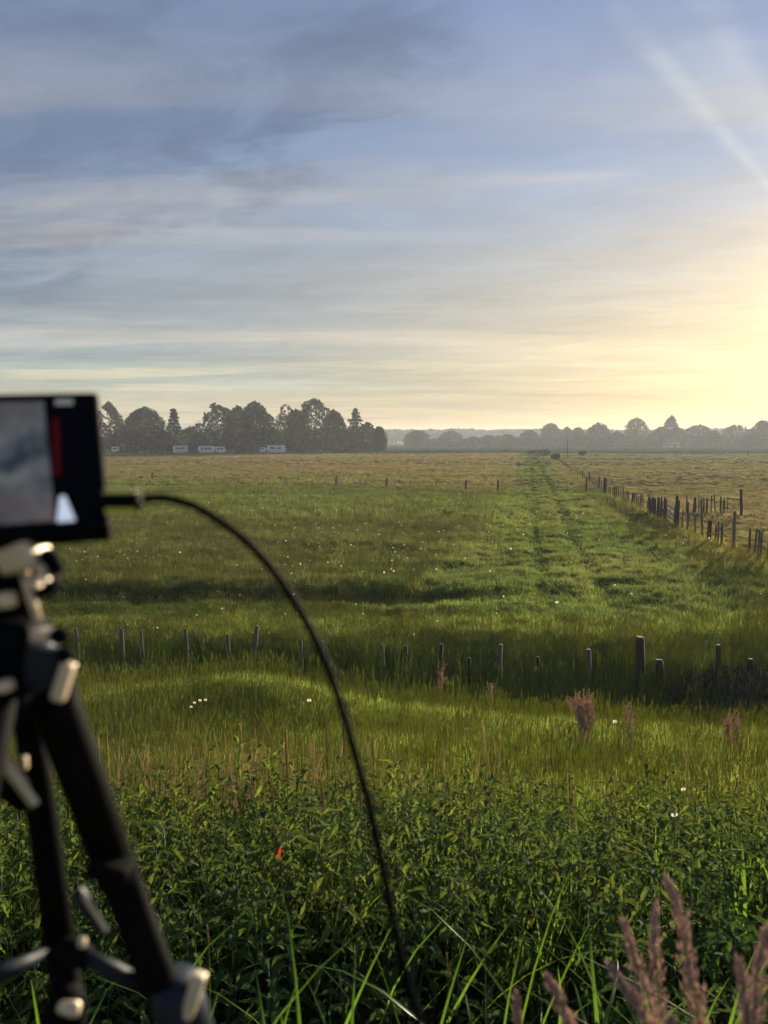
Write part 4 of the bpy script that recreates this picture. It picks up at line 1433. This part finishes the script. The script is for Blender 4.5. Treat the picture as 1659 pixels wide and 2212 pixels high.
RG = 'hazy trees along the far right side'
RTL = [(901, 929, 52, 'round'), (974, 931, 50, 'round'), (1022, 943, 40, 'round'), (1058, 940, 44, 'round'), (1095, 938, 48, 'airy'), (1145, 928, 46, 'round'), (1191, 914, 46, 'round'), (1226, 922, 24, 'round'), (1250, 923, 32, 'round'),
      (1293, 913, 54, 'round'), (1335, 932, 34, 'airy'), (1376, 903, 52, 'round'), (1428, 922, 44, 'round'), (1451, 896, 34, 'round'), (1462, 922, 40, 'round'), (1512, 917, 66, 'round'), (1545, 930, 30, 'round'),
      (1587, 918, 66, 'airy'), (1622, 928, 30, 'round'), (1649, 908, 44, 'round'), (1690, 916, 60, 'round'), (1750, 920, 60, 'round')]
RL = ['low rounded hazy tree nearest to the dark tree group', 'low hazy tree, second in the far line', 'small hazy tree in the low stretch of the far line', 'small hazy tree before the crowns rise', 'loose hazy tree where the far line begins to rise',
      'medium hazy tree left of the flat-topped one', 'flat-topped hazy tree above the start of the long fence', 'thin hazy tree, left of a small pair', 'small hazy tree, right of a small pair', 'broad hazy tree with a domed crown in the middle of the far line',
      'low airy hazy tree between two broad crowns', 'tall broad hazy tree left of the tower-like one', 'hazy tree at the left foot of the tower-like one', 'tallest hazy tree with a narrow tower-like top', 'hazy tree at the right foot of the tower-like one',
      'wide hazy tree with a small peak right of the tower-like one', 'small hazy tree between two wide ones', 'wide flat hazy tree near the right edge', 'small hazy tree just before the last crown', 'hazy tree cut by the right edge of the picture', 'hazy tree beyond the right edge', 'hazy tree beyond the right edge']
for (X_, Yt, wd_, kd), lab in zip(RTL, RL):
    tree(X_, 560 + random.uniform(-25, 25), Yt, wd_ * 1.08, lab, random.choice((M_leafB, M_leafB, M_leafA)), kd, 1900, RG, low_=.01)
# understorey belt joining them, and the distant wood
n_ = 26000
x = rng.uniform(20, 620, n_); y = 600 + rng.normal(0, 10, n_)
hh = 6.5 + 4.0 * fbm(x * .03, x * 0, 101) * ss(60, 200, x)
P = np.stack([x, y, rng.uniform(0, 1, n_) ** .8 * hh], 1)
Q = leaf_quads(P, 1.0)
o = link('hedge_belt', npmesh('hedge_belt', Q, np.arange(len(Q)).reshape(-1, 4), M_leafB)); o['kind'] = 'stuff'; o['label'] = 'belt of bushes below the far hazy trees'
n_ = 60000
x = rng.uniform(-500, 1100, n_); y = 1080 + rng.normal(0, 30, n_) - np.abs(x) * .04
hh = 16.5 + 4.5 * fbm(x * .025, x * 0, 103, 3) + 2.5 * fbm(x * .12, x * 0, 105, 2)
P = np.stack([x, y, rng.uniform(0, 1, n_) ** .55 * hh], 1)
Q = leaf_quads(P, 2.1)
o = link('distant_wood', npmesh('distant_wood', Q, np.arange(len(Q)).reshape(-1, 4), M_leafA)); o['kind'] = 'stuff'; o['label'] = 'distant wood fading into haze along the horizon'

# small bushes at the start of the long fence
for (X_, Yb_, w_, h_, lab) in ((1176, 986, 30, 2.0, 'low dark bush where the long fence begins'), (1200, 994, 22, 1.6, 'small dark bush beside the first fence stakes'), (1150, 981, 26, 1.3, 'flat dark bush left of the fence beginning'),
                               (1093, 977, 12, 1.1, 'tiny bush alone at the end of the green track'), (1258, 984, 18, 1.6, 'small hazy bush right of the thin pole'), (1372, 1121, 55, .35, 'low dark weeds beside the dense stakes')):
    b = ground_of(X_, Yb_)
    root = thing('bush', lab, 'bush', b, 'low bushes by the long fence')
    wr = w_ * K / FPX * b.y * .5
    P = lobe_points([(0, 0, h_ * .5, wr, min(wr, 1.5), h_ * .5), (wr * .4, 0, h_ * .6, wr * .5, wr * .5, h_ * .42)], 700, .4)
    P[:, 2] = np.maximum(P[:, 2], .02)
    Q = leaf_quads(P, .16 if b.y > 80 else .07)
    link('foliage', npmesh('foliage', Q, np.arange(len(Q)).reshape(-1, 4), M_leafB if b.y > 80 else M_nettle3), root)
    MB().tube([(0, 0, -.1), (0, 0, h_ * .6)], [.05, .03], 5).obj('stem', M_bark, root)

# ------------------------------------------------------------------ caravans, van, house
def caravan(Xl, Xr, Yt, D, label, slope=.25, nwin=3, band=True, awn=None):
    Xc = (Xl + Xr) / 2
    c = CAM + (at(Xc, Yt, 1) - CAM) * (D / (at(Xc, Yt, 1) - CAM).y)
    gz = float(H(c.x, D)); L_ = (Xr - Xl) * K / FPX * D; h = max(2.3, c.z - gz)
    root = thing('caravan', label, 'caravan', (c.x, D, gz), 'white caravans parked before the dark trees')
    W = 1.1
    # side profile with rounded, sloping ends
    prof = []
    zb, zt = .42, h
    for (u, z_) in ((-.5, .25), (-.5, .55), (-.485, .80), (-.46, .93), (-.42, .99), (-.35, 1.0), (.35, 1.0), (.42, .985), (.5 - slope * .12, .90), (.5 - slope * .03, .62), (.5, .40), (.5, .25), (.44, 0), (-.44, 0)):
        prof.append((u * L_, zb + (zt - zb) * z_))
    n = len(prof)
    vs = [(a, -W, b) for a, b in prof] + [(a, W, b) for a, b in prof]
    fs = [tuple(range(n)), tuple(range(2 * n - 1, n - 1, -1))] + [(i, n + i, n + (i + 1) % n, (i + 1) % n) for i in range(n)]
    MB().add(vs, fs).obj('body', M_vanw, root)
    if band: MB().box((0, -W - .012, zb + .55), (L_ * .47, .012, .12)).obj('stripe', M_vang, root)
    for k in range(nwin):
        u = (-.34 + .68 * (k + .5) / nwin)
        hw_ = L_ * .27 / nwin
        f = MB().box((u * L_, -W - .02, zb + (h - zb) * .62), (hw_ + .05, .02, .36), None, .015).obj('window', M_vang, root)
        MB().box((u * L_, -W - .05, zb + (h - zb) * .62), (hw_, .012, .30), None, .008).obj('pane', M_win, f)
    dd_ = MB().box((L_ * .40, -W - .02, zb + .92), (.30, .018, .88), None, .01).obj('door', M_vanw, root)
    MB().box((L_ * .40 - .22, -W - .06, zb + .95), (.05, .02, .02)).obj('handle', M_vang, dd_)
    for sx_ in ((-.12, .12) if L_ > 7 else (.02,)):
        wl = MB().tube([(sx_ * L_, -W + .05, .33), (sx_ * L_, -W + .25, .33)], [.33, .33], 16).obj('wheel', M_tyre, root)
        MB().tube([(sx_ * L_, -W + .03, .33), (sx_ * L_, -W + .05, .33)], [.18, .18], 12).obj('rim', M_vang, wl)
    MB().tube([(-L_ / 2 + .2, -.3, .45), (-L_ / 2 - 1.1, 0, .42), (-L_ / 2 + .2, .3, .45)], .04, 6).obj('hitch', M_vang, root)
    if awn:
        MB().box((awn * L_, -W - .9, h - .15), (L_ * .22, .9, .03), Matrix.Rotation(.12, 3, 'X')).obj('awning', M_vanw, root)
    return root


caravan(375, 404, 963, 276, 'short white caravan, leftmost of those below the conifer', .9, 3, True, .42)
caravan(429, 464, 963.5, 276, 'long white caravan, left half of the middle pair', .2, 3)
caravan(466, 487, 964.5, 277, 'shorter caravan with a sloping nose, right half of the middle pair', 1.6, 2, False)
caravan(577, 616, 962, 274, 'rightmost white caravan, partly dark-sided, under the airy tree', .3, 2)
caravan(243, 256, 966, 290, 'small pale caravan in the shade beside the monitor edge', .5, 1, False)


def van(Xc, Yt, D, label):
    c = CAM + (at(Xc, Yt, 1) - CAM) * (D / (at(Xc, Yt, 1) - CAM).y)
    gz = float(H(c.x, D)); h = 2.0
    root = thing('van', label, 'van', (c.x, D, gz))
    prof = [(-1.0, .35), (-1.02, 1.0), (-.75, 1.15), (-.35, 1.95), (-.2, h), (1.0, h), (1.06, 1.2), (1.05, .35)]
    n = len(prof)
    vs = [(a, -.9, b) for a, b in prof] + [(a, .9, b) for a, b in prof]
    fs = [tuple(range(n)), tuple(range(2 * n - 1, n - 1, -1))] + [(i, n + i, n + (i + 1) % n, (i + 1) % n) for i in range(n)]
    MB().add(vs, fs).obj('body', M_vanw, root)
    MB().box((.15, -.915, 1.5), (.4, .012, .24), None, .006).obj('window', M_win, root)
    for s_ in (-.6, .65):
        MB().tube([(s_, -.93, .33), (s_, -.7, .33)], [.33, .33], 14).obj('wheel', M_tyre, root)


van(567, 964, 272, 'small white van beside the green bush, left of the last caravan')

hx = xat(1448, 540); hgz = float(H(hx, 540))
house = thing('house', 'small pale farmhouse glimpsed in haze below the tallest tree', 'house', (hx, 540, hgz))
MB().box((0, 0, 1.9), (5.2, 3.5, 2.0)).obj('wall', M_wallh, house)
rf = MB().add([(-5.6, -3.9, 3.85), (5.6, -3.9, 3.85), (5.6, 3.9, 3.85), (-5.6, 3.9, 3.85), (-5.2, 0, 6.6), (5.2, 0, 6.6)], [(0, 1, 5, 4), (2, 3, 4, 5), (0, 4, 3), (1, 2, 5), (0, 3, 2, 1)]).obj('roof', M_roofh, house)
MB().box((2.2, 0, 6.9), (.35, .35, .8)).obj('chimney', M_roofh, rf)
for u in (-3.4, -1.2, 3.2):
    f = MB().box((u, -3.52, 2.1), (.55, .03, .7)).obj('window', M_vanw, house)
    MB().box((u, -3.57, 2.1), (.45, .02, .6)).obj('pane', M_win, f)
MB().box((1.2, -3.53, 1.1), (.5, .03, 1.05)).obj('door', M_roofh, house)

# ------------------------------------------------------------------ tripod at the left
hub = at(30, 1390, .50)
gz_t = float(H(hub.x, hub.y))
tri = thing('tripod', 'black camera tripod with sunlit metal joints standing close by at the left', 'tripod', (hub.x, hub.y, gz_t))


def dr_(X_, Y_, d_, r_):
    return at(X_, Y_, d_), r_ * K / FPX * d_


def tubeP(items, name, mat, root, n=14, smooth=True):
    P_ = []; R_ = []
    for it in items:
        p_, r_ = dr_(*it); P_.append(p_); R_.append(r_)
    return wobj(MB().tube(P_, R_, n, ref=Vector((0, 1, 0))), name, mat, root, smooth)


def boxP(X_, Y_, d_, hx_, hy_, hz_, ang, name, mat, root, bev=.0025):
    """box half sizes in picture units, turned by ang in the picture plane"""
    u = K / FPX * d_
    M_ = Matrix.Rotation(-R(ang), 3, 'Y')
    if mat is M_sunmetal:                     # cream parts for the lit spots, turned right towards the sun
        M_ = M_ @ Matrix.Rotation(R(80), 3, 'Z')
        hx_, hy_ = max(hx_, hy_) * .85, max(hx_, hy_) * .85
    return wobj(MB().box(at(X_, Y_, d_), (hx_ * u, hy_ * u, hz_ * u), M_, min(bev, hx_ * u * .45, hy_ * u * .45, hz_ * u * .45)), name, mat, root, True)


def to_ground(a, b, lift=0.0):
    """prolong the line a-b to the ground"""
    v = (b - a).normalized(); p_ = b.copy()
    for _ in range(400):
        if p_.z <= float(H(p_.x, p_.y)) + lift: break
        p_ += v * .01
    return p_


# right-hand leg
leg = tubeP([(108, 1470, .50, 50), (128, 1545, .505, 49), (186, 1700, .52, 47), (258, 1905, .54, 42)], 'leg', M_legm, tri)
a = at(255, 1885, .54); b = at(362, 2170, .575)
ft = to_ground(a, b, .03)
rr = 41 * K / FPX * .54
wobj(MB().tube([a, b, ft], [rr, rr * .98, rr * .9], 14), 'lower_tube', M_legm, leg, True)
wobj(MB().tube([ft + Vector((0, 0, .02)), ft - Vector((0, 0, .035))], [rr * 1.0, rr * .7], 12), 'foot', M_rubber, leg, True)
cl = tubeP([(372, 2120, .565, 52), (392, 2185, .57, 56), (412, 2250, .575, 54)], 'clamp', M_bracket, leg)
boxP(418, 2150, .555, 17, 14, 52, -18, 'lock_lever', M_sunmetal, leg)
boxP(240, 1870, .525, 44, 40, 20, -20, 'leg_clamp', M_legm, leg, .004)
# rear leg
leg = tubeP([(52, 1500, .53, 30), (82, 1700, .545, 31), (110, 1900, .56, 32), (133, 2060, .575, 33)], 'leg', M_legm, tri)
a = at(132, 2050, .575); b = at(147, 2170, .585); ft = to_ground(a, b, .03)
rr = 33 * K / FPX * .575
wobj(MB().tube([a, b, ft], [rr, rr, rr * .9], 14), 'lower_tube', M_legm, leg, True)
wobj(MB().tube([ft + Vector((0, 0, .02)), ft - Vector((0, 0, .035))], [rr, rr * .7], 12), 'foot', M_rubber, leg, True)
tubeP([(133, 2176, .545, 13), (160, 2180, .540, 17), (170, 2181, .54, 15)], 'lock_ring', M_sunmetal, leg)
tubeP([(112, 2160, .57, 44), (140, 2166, .57, 46), (146, 2190, .57, 44)], 'clamp', M_legm, leg)
# third leg, out to the left
leg = tubeP([(-5, 1500, .46, 42), (-60, 1800, .45, 40), (-110, 2100, .44, 36)], 'leg', M_legm, tri)
a = at(-100, 2060, .44); b = at(-122, 2200, .435); ft = to_ground(a, b, .03)
wobj(MB().tube([a, b, ft], [.011, .010, .009], 12), 'lower_tube', M_legm, leg, True)
wobj(MB().tube([ft + Vector((0, 0, .02)), ft - Vector((0, 0, .035))], [.011, .007], 12), 'foot', M_rubber, leg, True)
# folded pan handle hanging left of the rear leg
tubeP([(-70, 1560, .50, 26), (-20, 1640, .50, 30), (30, 1705, .505, 32), (58, 1742, .51, 20)], 'pan_handle', M_legm, tri)
boxP(40, 1690, .485, 4, 10, 62, 34, 'handle_lit_edge', M_sunmetal, tri)  # sunlit rim of the dark handle, built as a cream strip
# spider (top casting) and leg collars
boxP(66, 1424, .485, 48, 60, 56, -14, 'spider', M_bracket, tri, .006)
boxP(20, 1440, .48, 60, 60, 110, -6, 'top_casting', M_black, tri, .006)
tubeP([(38, 1215, .49, 42), (34, 1300, .49, 46), (40, 1400, .49, 52)], 'centre_column', M_black, tri)
boxP(98, 1371, .462, 26, 20, 12, -3, 'collar_lit_patch', M_sunmetal, tri)  # cream block for the patch of light on the collar
boxP(137, 1472, .466, 8, 16, 44, -19, 'leg_lit_strip', M_sunmetal, tri)  # cream strip for the sunlit right edge of the leg collar
boxP(92, 1440, .470, 40, 20, 44, -17, 'leg_bracket', M_bracket, tri)
kn = tubeP([(124, 1372, .47, 17), (128, 1374, .455, 20), (132, 1376, .445, 18)], 'lock_knob', M_black, tri)
kn = tubeP([(136, 1412, .475, 16), (140, 1414, .455, 18), (142, 1414, .445, 15)], 'lock_knob', M_black, tri)
tubeP([(82, 1340, .465, 9), (66, 1290, .465, 11), (52, 1235, .468, 10)], 'side_rod', M_sunmetal, tri)
boxP(14, 1296, .455, 20, 14, 17, 8, 'head_lit_spot', M_sunmetal, tri)  # pale block put where the head catches the sun
boxP(10, 1482, .45, 18, 12, 12, 12, 'leg_lit_spot', M_sunmetal, tri)  # pale block for a spot of sun at the leg top
boxP(52, 1648, .52, 6, 8, 14, 0, 'handle_lit_spot', M_sunmetal, tri)  # small cream block for the round lit spot by the handle
# pan head
tubeP([(10, 1265, .485, 44), (14, 1250, .485, 50), (12, 1232, .485, 40)], 'head_base', M_black, tri)
tubeP([(70, 1272, .478, 26), (92, 1262, .470, 30), (106, 1248, .462, 26)], 'tilt_lock', M_black, tri)
boxP(72, 1262, .452, 17, 10, 12, 20, 'tilt_plate', M_sunmetal, tri, .003)
boxP(93, 1240, .452, 10, 10, 20, 20, 'tilt_plate', M_sunmetal, tri, .003)
tubeP([(98, 1198, .462, 17), (112, 1212, .458, 19), (126, 1232, .455, 15)], 'tilt_knob', M_black, tri)
boxP(52, 1198, .462, 34, 50, 34, 14, 'quick_plate', M_sunmetal, tri, .010)
boxP(4, 1205, .455, 12, 12, 18, 5, 'plate_screw', M_sunmetal, tri)
boxP(30, 1158, .475, 46, 36, 12, 6, 'shoe', M_black, tri, .003)
# mid-level spreader
tubeP([(140, 2050, .56, 26), (170, 2062, .55, 28), (192, 2070, .548, 22)], 'spreader_hub', M_black, tri)
tubeP([(180, 2066, .55, 17), (250, 2098, .56, 18), (318, 2136, .57, 17)], 'spreader_arm', M_bracket, tri, 8)
tubeP([(95, 2062, .55, 15), (40, 2085, .53, 16), (-60, 2128, .50, 17)], 'spreader_arm', M_bracket, tri, 8)
boxP(194, 1965, .535, 12, 9, 54, 30, 'brace_strut', M_bracket, tri)
boxP(206, 1972, .522, 5, 5, 48, 30, 'brace_lit_edge', M_sunmetal, tri)  # lit edge of the strut as a separate cream strip
boxP(178, 2036, .535, 9, 8, 9, 0, 'brace_bolt', M_sunmetal, tri)

# ------------------------------------------------------------------ monitor on the tripod
TR_ = at(212, 843, .505); BR_ = at(240, 1141, .462)
upv = (TR_ - BR_); Hm = upv.length; upv.normalize()
vb = (at(0, 1161, 1) - CAM)
# depth of the left bottom place so that the corner is square
num = (BR_ - CAM).dot(upv); den_ = vb.dot(upv)
BL_ = CAM + vb * (num / den_)
ra_ = [at(212, 843, 1) - CAM, at(240, 1141, 1) - CAM, at(0, 846, 1) - CAM, at(0, 1159, 1) - CAM]
sol = np.linalg.solve(np.array([ra_[2], ra_[3] * -1, ra_[0] * -1]).T, np.array(ra_[1] * -.462))
TR_ = CAM + ra_[0] * sol[2]; BR_ = CAM + ra_[1] * .462
upv = (TR_ - BR_); Hm = upv.length; upv.normalize()
lf = (CAM + ra_[3] * sol[1]) - BR_
print('monitor', sol, Hm, lf, math.degrees(lf.angle(upv)))
lf = (lf - upv * lf.dot(upv)).normalized()
nrm = lf.cross(upv).normalized()
if nrm.y > 0: nrm = -nrm            # towards the camera
Wm = .155; Tm = .016
CT = (TR_ + BR_) / 2 + lf * (Wm / 2)
MM = Matrix((-lf, -nrm, upv)).transposed()      # x right, y away from the camera, z up
mon = thing('monitor', 'black camera monitor with its dim screen lit, cut by the left edge', 'monitor', CT)
mon.rotation_mode = 'QUATERNION'; mon.rotation_quaternion = MM.to_quaternion()
MB().box((0, Tm / 2, 0), (Wm / 2, Tm / 2, Hm / 2), None, .0045).obj('housing', M_black, mon, True)
m_, t_, o_ = mat_new('monitor_picture')
tcn = t_.new('ShaderNodeTexCoord')
n1_ = t_.noise(t_.vm('ADD', tcn.outputs['Object'], (.31, .2, .14)), 34, 4, .5, .5)
n2_ = t_.noise(tcn.outputs['Object'], 16, 3, .5)
zz = t_.sep(tcn.outputs['Object'])[2]
cc = t_.ramp(n1_, [(.36, (.018, .024, .030)), (.50, (.055, .064, .072)), (.64, (.10, .105, .11))], 'LINEAR')
redd = t_.mr(zz, -.022, -.036)
cc = t_.mix(t_.m('MULTIPLY', redd, t_.mr(n2_, .4, .6, .1, .55)), cc, (.11, .070, .060, 1))
cc = t_.mix(t_.m('MULTIPLY', t_.mr(zz, .022, .034), t_.mr(n2_, .45, .6, 0, .6)), cc, (.065, .05, .042, 1))
em = t_.new('ShaderNodeEmission'); t_.l.new(cc, em.inputs[0]); em.inputs[1].default_value = 0.48
gl_ = t_.new('ShaderNodeBsdfGlossy'); gl_.inputs['Roughness'].default_value = .25; gl_.inputs[0].default_value = (.04, .04, .04, 1)
ad = t_.new('ShaderNodeAddShader'); t_.l.new(em.outputs[0], ad.inputs[0]); t_.l.new(gl_.outputs[0], ad.inputs[1]); t_.l.new(ad.outputs[0], o_.inputs[0])
M_pic = m_


def emis(name, col, s=0.48):
    m, t, o = mat_new(name)
    e = t.new('ShaderNodeEmission'); e.inputs[0].default_value = (*col, 1); e.inputs[1].default_value = s
    t.l.new(e.outputs[0], o.inputs[0]); return m


hx_ = Wm / 2
sr = hx_ - .0345     # right end of the picture area
pic = MB()
pic.add([(-hx_ + .012, -.0012, -Hm / 2 + .0085), (sr + .0035, -.0012, -Hm / 2 + .0085), (sr, -.0012, Hm / 2 - .0105), (-hx_ + .012, -.0012, Hm / 2 - .0105),
         (-hx_ + .012, .001, -Hm / 2 + .0085), (sr + .0035, .001, -Hm / 2 + .0085), (sr, .001, Hm / 2 - .0105), (-hx_ + .012, .001, Hm / 2 - .0105)],
        [(0, 1, 2, 3), (0, 4, 5, 1), (1, 5, 6, 2), (2, 6, 7, 3), (3, 7, 4, 0)])
pic.obj('screen', M_pic, mon)
MB().box((sr + .0062, -.0012, .008), (.0022, .0006, .0235), Matrix.Rotation(.02, 3, 'Y')).obj('red_level_bar', emis('red_bar', (.032, .003, .005)), mon)
MB().add([(sr + .0045, -.0018, -Hm / 2 + .0075), (sr + .0145, -.0018, -Hm / 2 + .0075), (sr + .0098, -.0018, -Hm / 2 + .0255), (sr + .0068, -.0018, -Hm / 2 + .0255),
          (sr + .0045, .0005, -Hm / 2 + .0075), (sr + .0145, .0005, -Hm / 2 + .0075), (sr + .0098, .0005, -Hm / 2 + .0255), (sr + .0068, .0005, -Hm / 2 + .0255)],
         [(0, 1, 2, 3), (0, 4, 5, 1), (1, 5, 6, 2), (2, 6, 7, 3), (3, 7, 4, 0)]).obj('white_wedge', emis('white_mark', (.52, .60, .74)), mon)  # emissive white wedge on the frame right of the screen
MB().box((sr + .0125, -.0012, Hm / 2 - .0115), (.0055, .0006, .0022)).obj('grey_block', emis('grey_mark', (.16, .17, .16)), mon)  # emissive grey block near the top of the frame
MB().box((0, Tm + .006, -.004), (Wm / 2 - .03, .006, Hm / 2 - .02), None, .003).obj('battery', M_black, mon, True)

# ------------------------------------------------------------------ cable
cab = thing('cable', 'black cable arching from the monitor down to the bottom of the picture', 'cable', at(240, 1083, .46))
wobj(MB().box(at(262, 1083, .462), (.0095, .0055, .0052), None, .0018), 'plug', M_black, cab, True)
wobj(MB().box(at(262, 1066, .462), (.0095, .0050, .0022), None, .0008), 'plug_shell', M_olive, cab, True)
wobj(MB().box(at(264, 1100, .462), (.0090, .0050, .0024), None, .0008), 'plug_shell', M_olive, cab, True)
tubeP([(283, 1082, .462, 24), (296, 1081, .462, 25), (304, 1080, .462, 15)], 'strain_relief', M_rubber, cab)
boxP(250, 1083, .462, 18, 14, 13, 0, 'connector', M_black, cab)
CP = [(298, 1079, 0.468), (330, 1076, 0.475), (362, 1077, 0.483), (420, 1094, 0.490), (480, 1130, 0.498), (530, 1168, 0.505), (580, 1220, 0.513), (640, 1305, 0.520), (695, 1410, 0.520), (735, 1520, 0.520), (770, 1640, 0.520), (800, 1750, 0.520), (828, 1880, 0.520), (852, 2000, 0.520), (878, 2110, 0.520), (905, 2205, 0.520), (930, 2300, 0.520), (945, 2400, 0.520)]
PP = [at(*c) for c in CP]


def catmull(P_, n=6):
    out_ = []
    for i in range(len(P_) - 1):
        p0 = P_[max(i - 1, 0)]; p1 = P_[i]; p2 = P_[i + 1]; p3 = P_[min(i + 2, len(P_) - 1)]
        for k in range(n):
            t = k / n
            out_.append(.5 * ((2 * p1) + (p2 - p0) * t + (2 * p0 - 5 * p1 + 4 * p2 - p3) * t * t + (3 * p1 - p0 - 3 * p2 + p3) * t ** 3))
    out_.append(P_[-1])
    return out_


cc_ = catmull(PP)
e = cc_[-1]; gzc = float(H(e.x, e.y + .1))
cc_ += [e.lerp(Vector((e.x + .02, e.y + .08, gzc + .01)), t) for t in (.33, .66, 1)]
wobj(MB().tube(cc_, .0029, 12, ref=Vector((0, 1, 0))), 'cord', M_rubber, cab, True)

# ------------------------------------------------------------------ evening haze over the fields
m, t, o = mat_new('haze_air')
vol = t.new('ShaderNodeVolumePrincipled')
vol.inputs['Color'].default_value = (.82, .88, .95, 1)
vol.inputs['Density'].default_value = 0.00032
vol.inputs['Anisotropy'].default_value = 0.25
t.l.new(vol.outputs[0], o.inputs['Volume'])
hz_ = MB().box((0, 1900, 13.0), (4700, 2600, 15.0)).obj('haze', m)
hz_['kind'] = 'stuff'; hz_['label'] = 'thin evening haze over the fields'
print('tris', sum(len(o.data.polygons) for o in scene.objects if o.type == 'MESH'))
